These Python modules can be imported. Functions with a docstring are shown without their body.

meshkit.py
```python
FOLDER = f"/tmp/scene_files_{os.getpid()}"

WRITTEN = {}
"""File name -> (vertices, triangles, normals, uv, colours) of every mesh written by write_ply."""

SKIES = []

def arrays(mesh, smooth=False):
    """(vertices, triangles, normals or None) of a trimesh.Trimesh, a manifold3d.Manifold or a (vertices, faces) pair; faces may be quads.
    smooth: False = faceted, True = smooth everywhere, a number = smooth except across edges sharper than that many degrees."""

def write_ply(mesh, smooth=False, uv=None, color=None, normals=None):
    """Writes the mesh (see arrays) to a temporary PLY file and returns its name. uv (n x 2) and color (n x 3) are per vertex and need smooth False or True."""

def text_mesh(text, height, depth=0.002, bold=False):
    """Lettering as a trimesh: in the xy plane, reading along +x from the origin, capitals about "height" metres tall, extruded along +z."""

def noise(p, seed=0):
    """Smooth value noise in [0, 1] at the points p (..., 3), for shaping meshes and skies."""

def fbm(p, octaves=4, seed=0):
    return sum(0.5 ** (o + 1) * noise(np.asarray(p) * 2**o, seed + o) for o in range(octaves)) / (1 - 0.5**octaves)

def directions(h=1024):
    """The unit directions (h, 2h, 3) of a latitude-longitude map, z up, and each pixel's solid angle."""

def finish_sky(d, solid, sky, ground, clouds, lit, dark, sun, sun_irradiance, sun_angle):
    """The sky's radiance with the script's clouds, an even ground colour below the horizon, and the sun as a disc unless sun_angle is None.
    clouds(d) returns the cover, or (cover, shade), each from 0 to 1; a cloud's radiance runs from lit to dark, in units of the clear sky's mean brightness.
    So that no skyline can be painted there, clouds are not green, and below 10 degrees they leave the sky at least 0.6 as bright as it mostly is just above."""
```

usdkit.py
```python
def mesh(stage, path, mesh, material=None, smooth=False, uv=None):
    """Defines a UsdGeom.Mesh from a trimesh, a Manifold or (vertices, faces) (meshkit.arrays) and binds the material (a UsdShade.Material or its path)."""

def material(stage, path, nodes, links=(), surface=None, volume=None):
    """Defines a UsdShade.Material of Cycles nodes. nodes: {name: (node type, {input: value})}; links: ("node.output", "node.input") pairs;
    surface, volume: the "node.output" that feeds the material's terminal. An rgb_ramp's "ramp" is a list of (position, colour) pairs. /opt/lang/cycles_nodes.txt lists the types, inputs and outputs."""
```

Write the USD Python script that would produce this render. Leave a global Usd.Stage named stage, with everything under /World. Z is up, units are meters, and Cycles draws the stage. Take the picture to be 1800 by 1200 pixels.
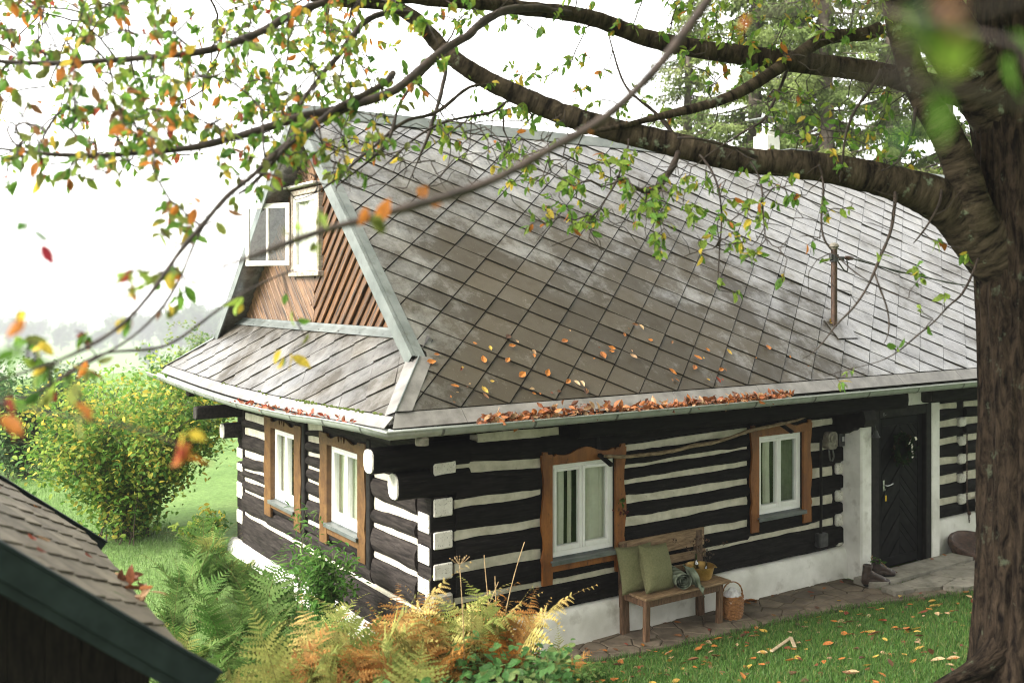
import math, random
import numpy as np
import trimesh, usdkit, meshkit
from pxr import Usd, UsdGeom, UsdLux, UsdShade, Gf, Sdf, Vt
from shapely.geometry import Polygon, MultiPoint, box as sbox
from shapely.ops import voronoi_diagram
from shapely import affinity

PI = math.pi
stage = Usd.Stage.CreateInMemory()
UsdGeom.SetStageUpAxis(stage, 'Z'); UsdGeom.SetStageMetersPerUnit(stage, 1.0)
UsdGeom.Xform.Define(stage, '/World'); UsdGeom.Scope.Define(stage, '/World/Looks')
# ------------------------------------------------------------------ camera
# X runs along the long log front, Y into the depth of the cottage, the log corner is the origin.
EYE = np.array([-4.419, -7.874, 3.5]); RIGHT = np.array([.8296, -.5583, 0.]); FWD = np.array([.5583, .8296, 0.])
cam = UsdGeom.Camera.Define(stage, '/World/camera')
cam.AddTransformOp().Set(Gf.Matrix4d(*RIGHT, 0, 0, 0, 1, 0, *(-FWD), 0, *EYE, 1))
cam.CreateHorizontalApertureAttr(36.0); cam.CreateVerticalApertureAttr(24.0)
cam.CreateFocalLengthAttr(35.0); cam.CreateVerticalApertureOffsetAttr(-1.8)
cam.CreateFStopAttr(1.5); cam.CreateFocusDistanceAttr(10.6)
cam.CreateClippingRangeAttr(Gf.Vec2f(.05, 20000.))
cam.CreateExposureAttr(3.1)
# ------------------------------------------------------------------ light: a bright overcast, foggy autumn day
SUN = np.array([-.78, .12, .62]); SUN /= np.linalg.norm(SUN)
usdkit.material(stage, '/World/Looks/sky', {
    's': ('sky_texture', dict(sky_type='single_scattering', sun_disc=False, sun_elevation=float(math.asin(SUN[2])), sun_rotation=float(math.atan2(SUN[0], SUN[1])))),
    'tc': ('texture_coordinate', {}), 'mp': ('mapping', dict(scale=(1., 1., 2.5))),
    'n': ('noise_texture', dict(scale=1.6, detail=5.0, roughness=.55)),
    'r': ('rgb_ramp', dict(ramp=[(.3, (3.15, 3.1, 2.95)), (.7, (3.95, 3.88, 3.7))])),
    'mx': ('mix_color', dict(fac=.93, use_clamp=False)),
    'b': ('background_shader', dict(strength=.1))},
    [('tc.generated', 'mp.vector'), ('mp.vector', 'n.vector'), ('n.fac', 'r.fac'), ('s.color', 'mx.a'), ('r.color', 'mx.b'), ('mx.result', 'b.color')], surface='b.background')
dome = UsdLux.DomeLight.Define(stage, '/World/sky')
UsdShade.MaterialBindingAPI.Apply(dome.GetPrim()).Bind(UsdShade.Material.Get(stage, '/World/Looks/sky'))
dome.GetPrim().SetCustomDataByKey('kind', 'structure')
sun = UsdLux.DistantLight.Define(stage, '/World/sun')
sun.CreateIntensityAttr(.40); sun.CreateAngleAttr(35.0); sun.CreateNormalizeAttr(True); sun.CreateColorAttr(Gf.Vec3f(1, .96, .9))
_z = SUN; _x = np.cross([0, 0, 1.], _z); _x /= np.linalg.norm(_x); _y = np.cross(_z, _x)
sun.AddTransformOp().Set(Gf.Matrix4d(*_x, 0, *_y, 0, *_z, 0, 0, 0, 0, 1))

# ------------------------------------------------------------------ helpers
def lerp(a, b, t): return a + (b - a) * t
def nz(p, s=1., seed=0): return meshkit.noise(np.asarray(p, float) * s, seed) * 2 - 1
def at(x, y, d): return EYE + d * (FWD + (x - 900) / 1750 * RIGHT - np.array([0, 0, (y - 510) / 1750]))
def see(p):
    p = np.atleast_2d(p) - EYE; d = p @ FWD
    return 900 + 1750 * (p @ RIGHT) / d, 510 - 1750 * p[:, 2] / d, d

class MB:
    """collects triangles that become one mesh"""
    def __init__(s): s.v, s.f, s.n, s.c = [], [], 0, []
    def add(s, v, f, col=None):
        v = np.asarray(v, float); f = np.asarray(f, int)
        if f.shape[1] == 4: f = np.vstack([f[:, [0, 1, 2]], f[:, [0, 2, 3]]])
        s.v.append(v); s.f.append(f + s.n); s.n += len(v)
        if col is not None: s.c.append(np.broadcast_to(np.asarray(col, float), (len(v), 3)))
        return s
    def arr(s): return np.vstack(s.v), np.vstack(s.f)
    def mesh(s, m, col=None): return s.add(m.vertices, m.faces, col)
    def box(s, lo, hi, bev=0., M=None, col=None):
        lo, hi = np.minimum(lo, hi).astype(float), np.maximum(lo, hi).astype(float)
        b = min(bev, .45 * (hi - lo).min())
        if b <= 0:
            m = trimesh.creation.box(hi - lo); v = m.vertices + (lo + hi) / 2; f = m.faces
        else:
            pts = []
            for sx in (0, 1):
                for sy in (0, 1):
                    for sz in (0, 1):
                        c = np.where([sx, sy, sz], hi, lo); d = np.where([sx, sy, sz], -b, b)
                        for k in range(3):
                            q = c + d; q[k] = c[k]; pts.append(q)
            v = np.array(pts); f = HULL
        if M is not None: v = v @ M[:3, :3].T + M[:3, 3]
        return s.add(v, f, col)
    def bar(s, a, b, w, h, up=(0, 0, 1), bev=0., col=None):
        a, b = np.asarray(a, float), np.asarray(b, float); d = b - a; L = np.linalg.norm(d); d /= L
        y = np.cross(up, d)
        if np.linalg.norm(y) < 1e-6: y = np.cross([1, 0, 0], d)
        y /= np.linalg.norm(y); z = np.cross(d, y); M = np.eye(4); M[:3, 0], M[:3, 1], M[:3, 2], M[:3, 3] = d, y, z, a
        return s.box((0, -w / 2, -h / 2), (L, w / 2, h / 2), bev, M, col)
    def tube(s, p, r, sides=8, col=None, wob=0., seed=0, caps=True, wscale=6.):
        p = np.asarray(p, float); n = len(p); r = np.broadcast_to(np.asarray(r, float), (n,))
        t = np.gradient(p, axis=0); t /= np.linalg.norm(t, axis=1, keepdims=True) + 1e-12
        a = np.cross(t[0], [0, 0, 1.] if abs(t[0][2]) < .9 else [1., 0, 0]); a /= np.linalg.norm(a); A = [a]
        for i in range(1, n):
            a = A[-1] - t[i] * (A[-1] @ t[i]); a /= np.linalg.norm(a) + 1e-12; A.append(a)
        A = np.array(A); B = np.cross(t, A); an = np.arange(sides) * 2 * PI / sides
        dr = np.cos(an)[None, :, None] * A[:, None] + np.sin(an)[None, :, None] * B[:, None]
        v = p[:, None] + r[:, None, None] * dr
        if wob:
            v = v + dr * (nz(v, wscale, seed) * wob * np.minimum(r, .2)[:, None])[..., None]
        i, j = np.meshgrid(np.arange(n - 1), np.arange(sides), indexing='ij')
        q = np.stack([i * sides + j, i * sides + (j + 1) % sides, (i + 1) * sides + (j + 1) % sides, (i + 1) * sides + j], -1).reshape(-1, 4)
        f = np.vstack([q[:, [0, 1, 2]], q[:, [0, 2, 3]]]); v = v.reshape(-1, 3)
        if caps:
            k = np.arange(1, sides - 1)
            f = np.vstack([f, np.stack([0 * k, k + 1, k], 1), np.stack([0 * k, k, k + 1], 1) + (n - 1) * sides])
        return s.add(v, f, col)
    def lathe(s, prof, seg=24, c=(0, 0, 0), col=None, M=None):
        prof = np.asarray(prof, float); an = np.arange(seg) * 2 * PI / seg
        v = np.stack([prof[:, 0, None] * np.cos(an), prof[:, 0, None] * np.sin(an), np.broadcast_to(prof[:, 1, None], (len(prof), seg))], -1)
        v = v.reshape(-1, 3)
        if M is not None: v = v @ M[:3, :3].T + M[:3, 3]
        v = v + np.asarray(c, float)
        i, j = np.meshgrid(np.arange(len(prof) - 1), np.arange(seg), indexing='ij')
        q = np.stack([i * seg + j, i * seg + (j + 1) % seg, (i + 1) * seg + (j + 1) % seg, (i + 1) * seg + j], -1).reshape(-1, 4)
        return s.add(v, q, col)
    def prism(s, poly, M, h, bev=0., col=None):
        """poly: 2-D outline, M: columns e1 e2 n origin; extruded 0..h along n"""
        P = Polygon(poly)
        m = trimesh.creation.extrude_polygon(P, h, engine='earcut')
        v = m.vertices @ M[:3, :3].T + M[:3, 3]
        return s.add(v, m.faces, col)
    def grid(s, V, col=None, closed=False):
        n, m = V.shape[:2]; jm = m if closed else m - 1
        i, j = np.meshgrid(np.arange(n - 1), np.arange(jm), indexing='ij')
        q = np.stack([i * m + j, i * m + (j + 1) % m, (i + 1) * m + (j + 1) % m, (i + 1) * m + j], -1).reshape(-1, 4)
        return s.add(V.reshape(-1, 3), q, col)
def _hull():
    pts = []
    for sx in (0, 1):
        for sy in (0, 1):
            for sz in (0, 1):
                c = np.array([sx, sy, sz], float); d = np.where([sx, sy, sz], -.2, .2)
                for k in range(3):
                    q = c + d; q[k] = c[k]; pts.append(q)
    pts = np.array(pts);
    from scipy.spatial import ConvexHull
    h = ConvexHull(pts); f = h.simplices.copy()
    for t in range(len(f)):
        a, b, c = pts[f[t]]
        if np.cross(b - a, c - a) @ h.equations[t, :3] < 0: f[t] = f[t][::-1]
    return f
HULL = _hull()
def frame(e1, e2, o):
    e1, e2 = np.asarray(e1, float), np.asarray(e2, float); e1 = e1 / np.linalg.norm(e1); n = np.cross(e1, e2); n /= np.linalg.norm(n)
    M = np.eye(4); M[:3, 0], M[:3, 1], M[:3, 2], M[:3, 3] = e1, e2 / np.linalg.norm(e2), n, o
    return M
def rotz(a): return np.array([[math.cos(a), -math.sin(a), 0], [math.sin(a), math.cos(a), 0], [0, 0, 1.]])

_used = {}
def numbered(parent, name):
    k = (parent, name); n = _used.get(k, -1) + 1; _used[k] = n
    return f'{parent}/{name}' if n == 0 else f'{parent}/{name}_{n:03d}'
_base = {}
def meta(prim, label=None, cat=None, group=None, kind=None):
    for k, v in (('label', label), ('category', cat), ('group', group), ('kind', kind)):
        if v: prim.SetCustomDataByKey(k, v)
def thing(name, label, cat, loc=(0, 0, 0), rz=0., group=None, kind=None):
    x = UsdGeom.Xform.Define(stage, numbered('/World', name)); x.AddTranslateOp().Set(Gf.Vec3d(*map(float, loc))); x.AddRotateXYZOp().Set(Gf.Vec3f(0, 0, math.degrees(rz)))
    meta(x.GetPrim(), label, cat, group, kind); return x.GetPrim()
def obj(name, mb, mat, parent=None, smooth=False, off=None, label=None, kind=None, cat=None, group=None):
    """ONE mesh; under parent its points are given in parent's own space, or in world space with off = the thing's base"""
    path = numbered(str(parent.GetPath()) if parent else '/World', name)
    v, f = mb.arr() if isinstance(mb, MB) else (np.asarray(mb.vertices), np.asarray(mb.faces))
    col = np.vstack(mb.c) if isinstance(mb, MB) and mb.c else None
    if off is not None: v = v - np.asarray(off, float)
    m = usdkit.mesh(stage, path, (v, f), M[mat] if isinstance(mat, str) else mat, smooth=smooth)
    if col is not None and smooth in (True, False):
        UsdGeom.PrimvarsAPI(m).CreatePrimvar('col', Sdf.ValueTypeNames.Color3fArray, 'vertex').Set(Vt.Vec3fArray.FromNumpy(col.astype(np.float32)))
    p = m.GetPrim(); meta(p, label, cat, group, kind); return p
def holder(name, parent):
    return UsdGeom.Xform.Define(stage, numbered(str(parent.GetPath()), name)).GetPrim()
def dup(src, loc, rot=(0, 0, 0), scale=1., label=None, name=None, group=None):
    was = src.GetCustomData()
    base = name or '_'.join(src.GetName().split('_')[:-1] if src.GetName()[-3:].isdigit() else src.GetName().split('_'))
    x = UsdGeom.Xform.Define(stage, numbered('/World', base)); p = x.GetPrim()
    p.GetReferences().AddInternalReference(src.GetPath())
    place(p, loc, rot, scale)
    meta(p, label or was.get('label'), was.get('category'), group or was.get('group')); p.SetInstanceable(True); return p
def place(p, loc, rot=(0, 0, 0), scale=1.):
    x = UsdGeom.Xformable(p); x.ClearXformOpOrder()
    x.AddTranslateOp().Set(Gf.Vec3d(*map(float, loc))) if not p.HasAttribute('xformOp:translate') else p.GetAttribute('xformOp:translate').Set(Gf.Vec3d(*map(float, loc)))
    p.CreateAttribute('xformOp:rotateXYZ', Sdf.ValueTypeNames.Float3).Set(Gf.Vec3f(*[math.degrees(a) for a in rot]))
    p.CreateAttribute('xformOp:scale', Sdf.ValueTypeNames.Float3).Set(Gf.Vec3f(*np.broadcast_to(scale, 3).astype(float).tolist()))
    p.CreateAttribute('xformOpOrder', Sdf.ValueTypeNames.TokenArray, False, Sdf.VariabilityUniform).Set(['xformOp:translate', 'xformOp:rotateXYZ', 'xformOp:scale'])

# ------------------------------------------------------------------ materials
M = {}
def mat(name, c1, c2, scale=6., rough=.7, bump=0., bdist=.01, stretch=(1, 1, 1), spec=.5, rnd=0., metallic=0., detail=6., lo=.35, hi=.65,
        spots=None, sscale=40., slo=.62, shi=.68, coord='geometry.position', rlo=None, bscale=None, rot=None, ior=1.5):
    n = {'g': (coord.split('.')[0], {}), 'm': ('mapping', dict(scale=tuple(map(float, stretch)))),
         'n': ('noise_texture', dict(scale=float(scale), detail=float(detail), roughness=.6)),
         'r': ('rgb_ramp', dict(ramp=[(lo, c1), (hi, c2)])), 'p': ('principled_bsdf', dict(roughness=rough, specular_ior_level=spec, metallic=metallic))}
    l = [(coord.replace(coord.split('.')[0], 'g'), 'm.vector'), ('m.vector', 'n.vector'), ('n.fac', 'r.fac')]; out = 'r.color'
    n['p'][1]['ior'] = ior
    if rot is not None: n['m'] = ('mapping', dict(mapping_type='texture', rotation=rot, scale=tuple(1. / s for s in stretch)))
    if spots:
        n['n2'] = ('noise_texture', dict(scale=float(sscale), detail=5., roughness=.6)); n['r2'] = ('rgb_ramp', dict(ramp=[(slo, (0, 0, 0)), (shi, (1, 1, 1))])); n['mx'] = ('mix_color', dict(b=spots))
        l += [('m.vector', 'n2.vector'), ('n2.fac', 'r2.fac'), ('r2.color', 'mx.fac'), (out, 'mx.a')]; out = 'mx.result'
    if rnd:
        n['oi'] = ('object_info', {}); n['mr'] = ('map_range', dict(to_min=1 - rnd, to_max=1 + rnd)); n['h'] = ('hsv', {})
        l += [('oi.random', 'mr.value'), ('mr.result', 'h.value'), (out, 'h.color')]; out = 'h.color'
    l.append((out, 'p.base_color'))
    if rlo is not None:
        n['rr'] = ('map_range', dict(from_min=.3, from_max=.7, to_min=rlo, to_max=rough)); l += [('n.fac', 'rr.value'), ('rr.result', 'p.roughness')]
    if bump:
        n['nb'] = ('noise_texture', dict(scale=float(bscale or scale * 4), detail=6., roughness=.65)); n['b'] = ('bump', dict(strength=bump, distance=bdist))
        l += [('m.vector', 'nb.vector'), ('nb.fac', 'b.height'), ('b.normal', 'p.normal')]
    M[name] = usdkit.material(stage, f'/World/Looks/{name}', n, l, surface='p.BSDF'); return M[name]
def leafmat(name, trans=.45, rough=.5, spec=.35):
    """colour comes from the mesh primvar col, one tone per leaf"""
    M[name] = usdkit.material(stage, f'/World/Looks/{name}', {
        'a': ('attribute', dict(attribute='col')), 'g': ('geometry', {}), 'n': ('noise_texture', dict(scale=60., detail=3.)), 'mr': ('map_range', dict(from_min=.3, from_max=.7, to_min=.75, to_max=1.2)),
        'h': ('hsv', {}), 'p': ('principled_bsdf', dict(roughness=rough, specular_ior_level=spec)), 't': ('translucent_bsdf', {}), 'mx': ('mix_closure', dict(fac=trans))},
        [('g.position', 'n.vector'), ('n.fac', 'mr.value'), ('mr.result', 'h.value'), ('a.color', 'h.color'), ('h.color', 'p.base_color'), ('h.color', 't.color'), ('p.BSDF', 'mx.closure1'), ('t.BSDF', 'mx.closure2')], surface='mx.closure')
leafmat('leaf', .55, .55, .2); leafmat('fern', .4, .65, .08); leafmat('needle', .25, .6, .2); leafmat('blade', .35, .55, .3); leafmat('dry_leaf', .2, .6, .3)
# wood
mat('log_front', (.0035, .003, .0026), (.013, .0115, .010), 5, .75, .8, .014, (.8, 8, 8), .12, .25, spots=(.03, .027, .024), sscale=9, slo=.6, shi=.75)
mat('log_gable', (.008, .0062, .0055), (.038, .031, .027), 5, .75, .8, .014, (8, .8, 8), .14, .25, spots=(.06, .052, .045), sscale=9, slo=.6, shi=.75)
mat('mortar', (.42, .385, .30), (.60, .56, .455), 7, .9, .5, .012, spec=.2, spots=(.34, .30, .23), sscale=25, slo=.64, shi=.74)
mat('end_paint', (.60, .57, .50), (.74, .71, .64), 14, .85, .6, .012, spec=.2, spots=(.045, .03, .02), sscale=75, slo=.60, shi=.66)
mat('end_dark', (.02, .018, .016), (.05, .045, .04), 14, .85, .5, spec=.2)
mat('plaster', (.60, .58, .53), (.80, .78, .735), 2.6, .9, .5, .012, spec=.2, spots=(.36, .33, .28), sscale=4, slo=.57, shi=.80)
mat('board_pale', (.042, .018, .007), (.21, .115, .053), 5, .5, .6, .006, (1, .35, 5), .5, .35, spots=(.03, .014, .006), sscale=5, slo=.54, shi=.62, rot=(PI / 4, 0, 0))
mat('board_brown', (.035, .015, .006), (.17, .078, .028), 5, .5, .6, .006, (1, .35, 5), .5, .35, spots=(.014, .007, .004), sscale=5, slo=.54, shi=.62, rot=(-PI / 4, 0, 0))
mat('trim', (.11, .033, .005), (.225, .078, .012), 9, .5, .35, .005, (1, 1, .3), .45, .1, spots=(.05, .02, .006), sscale=30, slo=.64, shi=.7)
mat('trim_top', (.075, .034, .011), (.14, .072, .022), 9, .6, .35, .005, spec=.35, spots=(.035, .02, .008), sscale=24, slo=.62, shi=.7)
mat('black_wood', (.005, .0043, .0037), (.015, .013, .011), 8, .7, .5, .008, (2, 2, 2), .2)
mat('door_wood', (.003, .003, .003), (.008, .008, .008), 8, .6, .4, .005, (2, 2, 2), .08, .25)
mat('white_paint', (.72, .71, .67), (.80, .79, .76), 5, .45, .15, .003, spec=.4)
mat('old_white', (.55, .52, .46), (.74, .71, .66), 14, .7, .3, .004, spec=.3, spots=(.2, .13, .07), sscale=30, slo=.62, shi=.7)
mat('weathered_sill', (.16, .13, .10), (.38, .33, .27), 12, .75, .5, .005, (1, 3, 3), .3)
mat('bench_wood', (.12, .07, .035), (.27, .18, .10), 7, .6, .5, .005, (1.2, 8, 8), .35, .15, spots=(.06, .034, .017), sscale=6, slo=.6, shi=.75)
mat('bench_leg', (.07, .038, .02), (.16, .09, .05), 9, .6, .5, .005, (6, 6, 1), .35, .15)
mat('stick', (.10, .065, .035), (.30, .22, .13), 14, .7, .6, .006, (1, 4, 4), .3)
# roof
# slates: grey with wash streaks; under the cherry, brown film plus painted-in crown reflection
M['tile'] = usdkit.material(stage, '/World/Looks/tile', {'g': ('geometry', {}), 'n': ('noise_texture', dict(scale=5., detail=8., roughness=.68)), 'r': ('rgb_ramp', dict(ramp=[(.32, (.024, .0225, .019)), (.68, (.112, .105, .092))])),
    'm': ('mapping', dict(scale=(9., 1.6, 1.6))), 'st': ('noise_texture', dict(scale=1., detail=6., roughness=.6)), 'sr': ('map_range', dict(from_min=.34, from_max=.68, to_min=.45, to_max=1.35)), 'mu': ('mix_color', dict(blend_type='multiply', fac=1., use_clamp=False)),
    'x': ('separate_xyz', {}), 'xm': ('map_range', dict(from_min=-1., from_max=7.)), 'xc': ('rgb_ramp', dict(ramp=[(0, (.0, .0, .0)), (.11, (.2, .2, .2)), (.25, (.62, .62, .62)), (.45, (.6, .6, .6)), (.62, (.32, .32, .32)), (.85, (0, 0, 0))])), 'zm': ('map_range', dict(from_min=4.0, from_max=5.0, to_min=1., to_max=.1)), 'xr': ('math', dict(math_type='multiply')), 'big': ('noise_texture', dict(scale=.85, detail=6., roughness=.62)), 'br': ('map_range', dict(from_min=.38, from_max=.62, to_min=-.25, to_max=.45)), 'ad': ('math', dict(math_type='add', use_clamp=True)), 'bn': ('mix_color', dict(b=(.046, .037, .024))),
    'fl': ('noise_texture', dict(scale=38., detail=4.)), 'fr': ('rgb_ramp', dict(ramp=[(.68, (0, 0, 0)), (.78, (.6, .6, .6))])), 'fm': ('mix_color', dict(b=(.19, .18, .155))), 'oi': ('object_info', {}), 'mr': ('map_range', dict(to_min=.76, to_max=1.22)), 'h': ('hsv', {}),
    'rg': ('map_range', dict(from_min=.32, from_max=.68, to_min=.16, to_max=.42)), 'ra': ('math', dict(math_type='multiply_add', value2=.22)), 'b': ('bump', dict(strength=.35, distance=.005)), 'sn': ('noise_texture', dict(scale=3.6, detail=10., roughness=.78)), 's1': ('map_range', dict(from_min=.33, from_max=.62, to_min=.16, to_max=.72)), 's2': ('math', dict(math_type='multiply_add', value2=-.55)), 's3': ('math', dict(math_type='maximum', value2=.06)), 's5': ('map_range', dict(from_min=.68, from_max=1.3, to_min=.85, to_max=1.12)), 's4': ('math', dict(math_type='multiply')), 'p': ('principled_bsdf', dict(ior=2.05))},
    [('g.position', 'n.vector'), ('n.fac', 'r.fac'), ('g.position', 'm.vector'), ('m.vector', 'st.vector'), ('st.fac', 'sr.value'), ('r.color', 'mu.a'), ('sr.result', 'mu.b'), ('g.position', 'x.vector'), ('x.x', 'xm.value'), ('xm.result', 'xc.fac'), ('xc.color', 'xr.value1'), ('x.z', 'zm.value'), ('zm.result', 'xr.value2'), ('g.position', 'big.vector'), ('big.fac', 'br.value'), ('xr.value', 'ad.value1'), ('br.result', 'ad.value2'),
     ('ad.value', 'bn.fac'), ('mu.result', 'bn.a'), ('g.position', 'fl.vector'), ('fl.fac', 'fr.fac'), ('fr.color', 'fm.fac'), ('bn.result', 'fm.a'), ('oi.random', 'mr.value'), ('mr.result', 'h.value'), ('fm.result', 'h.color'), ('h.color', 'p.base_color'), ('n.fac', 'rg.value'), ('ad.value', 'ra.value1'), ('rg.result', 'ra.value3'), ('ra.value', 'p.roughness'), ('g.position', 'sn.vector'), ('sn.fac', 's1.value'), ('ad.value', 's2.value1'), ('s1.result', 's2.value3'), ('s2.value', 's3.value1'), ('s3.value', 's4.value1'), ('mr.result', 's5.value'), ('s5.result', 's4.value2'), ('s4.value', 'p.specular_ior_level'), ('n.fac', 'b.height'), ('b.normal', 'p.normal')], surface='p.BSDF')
mat('tile_joint', (.008, .007, .006), (.018, .016, .013), 8, .9)
mat('tile_edge', (.10, .092, .083), (.19, .178, .162), 5, .5, .4, .006, spec=.5)
mat('shed_tile', (.075, .062, .044), (.155, .132, .098), 6, .7, .5, .006, (1, 1, 1), .15, .18, spots=(.05, .065, .02), sscale=9, slo=.62, shi=.72)
mat('zinc', (.085, .097, .09), (.145, .158, .148), 5, .5, .2, .004, spec=.4, metallic=.2, rlo=.42, spots=(.07, .072, .06), sscale=7, slo=.58, shi=.75)
mat('gutter', (.20, .215, .19), (.30, .315, .285), 6, .45, .15, .004, spec=.5, metallic=.25, spots=(.12, .12, .09), sscale=12, slo=.62, shi=.75)
mat('strap', (.06, .06, .055), (.12, .12, .11), 12, .5, spec=.4, metallic=.3)
mat('dark_green_paint', (.0045, .0088, .0088), (.010, .0165, .0165), 9, .65, .5, .004, spec=.15, rnd=.1)
mat('shed_wood', (.004, .003, .0025), (.012, .009, .007), 9, .85, .5, .008, (6, 6, 1), .1)
mat('rust_pipe', (.028, .016, .010), (.085, .048, .029), 14, .6, .4, .004, (3, 3, 1), .4)
mat('rust', (.03, .016, .011), (.10, .052, .035), 12, .55, .6, .006, spec=.45, spots=(.16, .15, .14), sscale=16, slo=.62, shi=.75)
mat('dark_metal', (.018, .018, .018), (.045, .045, .045), 20, .5, .2, .003, spec=.5)
mat('bright_metal', (.55, .55, .55), (.68, .68, .68), 20, .28, spec=.5, metallic=.9)
mat('box_paint', (.12, .105, .08), (.24, .21, .165), 18, .6, .3, .004, spots=(.08, .07, .05), sscale=20, slo=.58, shi=.68)
mat('ceramic', (.3, .3, .28), (.4, .4, .38), 10, .35)
mat('yellow_tag', (.6, .38, .01), (.7, .45, .02), 10, .4)
mat('ribbon', (.62, .58, .48), (.72, .68, .58), 10, .6)
mat('chalk', (.15, .15, .14), (.22, .22, .21), 30, .9)
mat('moss', (.03, .05, .01), (.08, .10, .02), 40, .95, .8, .01, spec=.1)
# ground
mat('concrete', (.17, .155, .125), (.30, .28, .235), 4, .85, .5, .01, spec=.25, spots=(.11, .10, .07), sscale=9, slo=.6, shi=.75)
mat('paver', (.08, .061, .043), (.145, .115, .083), 5, .8, .6, .008, spec=.3, rnd=.22, spots=(.07, .06, .045), sscale=22, slo=.6, shi=.72)
mat('flag', (.13, .12, .095), (.24, .22, .18), 5, .85, .7, .014, spec=.25, rnd=.15, spots=(.06, .065, .04), sscale=12, slo=.58, shi=.72)
mat('soil', (.035, .027, .019), (.085, .067, .048), 12, .95, .8, .02, spec=.1)
# bench things
mat('olive_linen', (.145, .142, .070), (.185, .180, .095), 60, .9, .5, .003, spec=.15, coord='texture_coordinate.object', bscale=260)
mat('basket_wicker', (.17, .070, .022), (.36, .17, .06), 30, .55, .3, .003, spec=.4)
mat('cloth_white', (.52, .50, .51), (.72, .70, .71), 20, .9, .3, .004, spec=.15)
mat('brass', (.26, .155, .035), (.42, .26, .07), 14, .42, .15, .003, spec=.5, metallic=.55, spots=(.14, .08, .02), sscale=16, slo=.6, shi=.75)
mat('boot_leather', (.016, .010, .008), (.05, .03, .023), 20, .45, .4, .004, spec=.5)
mat('dry_stem', (.22, .14, .06), (.42, .30, .15), 20, .8)
mat('green_stem', (.06, .08, .02), (.12, .13, .04), 20, .8)
mat('woody', (.035, .024, .014), (.085, .06, .035), 20, .85)
mat('straw', (.24, .18, .10), (.34, .27, .17), 16, .8)
mat('curtain', (.66, .61, .50), (.74, .69, .58), 12, .95, spec=.1)
mat('net_curtain', (.13, .125, .095), (.19, .18, .14), 14, .95, spec=.1)
mat('interior', (.035, .028, .022), (.05, .04, .03), 2, .9, spec=.1)
# blanket: two greens in soft bands
M['blanket'] = usdkit.material(stage, '/World/Looks/blanket', {'tc': ('texture_coordinate', {}), 'w': ('wave_texture', dict(scale=5., distortion=5., detail=2., bands_direction='diagonal')), 'n': ('noise_texture', dict(scale=90.)), 'r': ('rgb_ramp', dict(ramp=[(.1, (.11, .13, .09)), (.9, (.22, .25, .185))])), 'b': ('bump', dict(strength=.5, distance=.004)), 'p': ('principled_bsdf', dict(roughness=.95, specular_ior_level=.1))},
    [('tc.object', 'w.vector'), ('tc.object', 'n.vector'), ('w.fac', 'r.fac'), ('r.color', 'p.base_color'), ('n.fac', 'b.height'), ('b.normal', 'p.normal')], surface='p.BSDF')
def glassmat(name, tint=(.9, .93, .92), base=.045):
    M[name] = usdkit.material(stage, f'/World/Looks/{name}', {'t': ('transparent_bsdf', dict(color=tint)), 'g': ('glossy_bsdf', dict(color=(1, 1, 1), roughness=.02)), 'f': ('layer_weight', dict(blend=.5)), 'pw': ('math', dict(math_type='power', value2=4.)), 'ma': ('math', dict(math_type='multiply_add', value2=.85, value3=base)), 'm': ('mix_closure', {})},
        [('f.facing', 'pw.value1'), ('pw.value', 'ma.value1'), ('ma.value', 'm.fac'), ('t.BSDF', 'm.closure1'), ('g.BSDF', 'm.closure2')], surface='m.closure')
glassmat('pane'); glassmat('bottle', (.72, .78, .72), .16)
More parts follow.
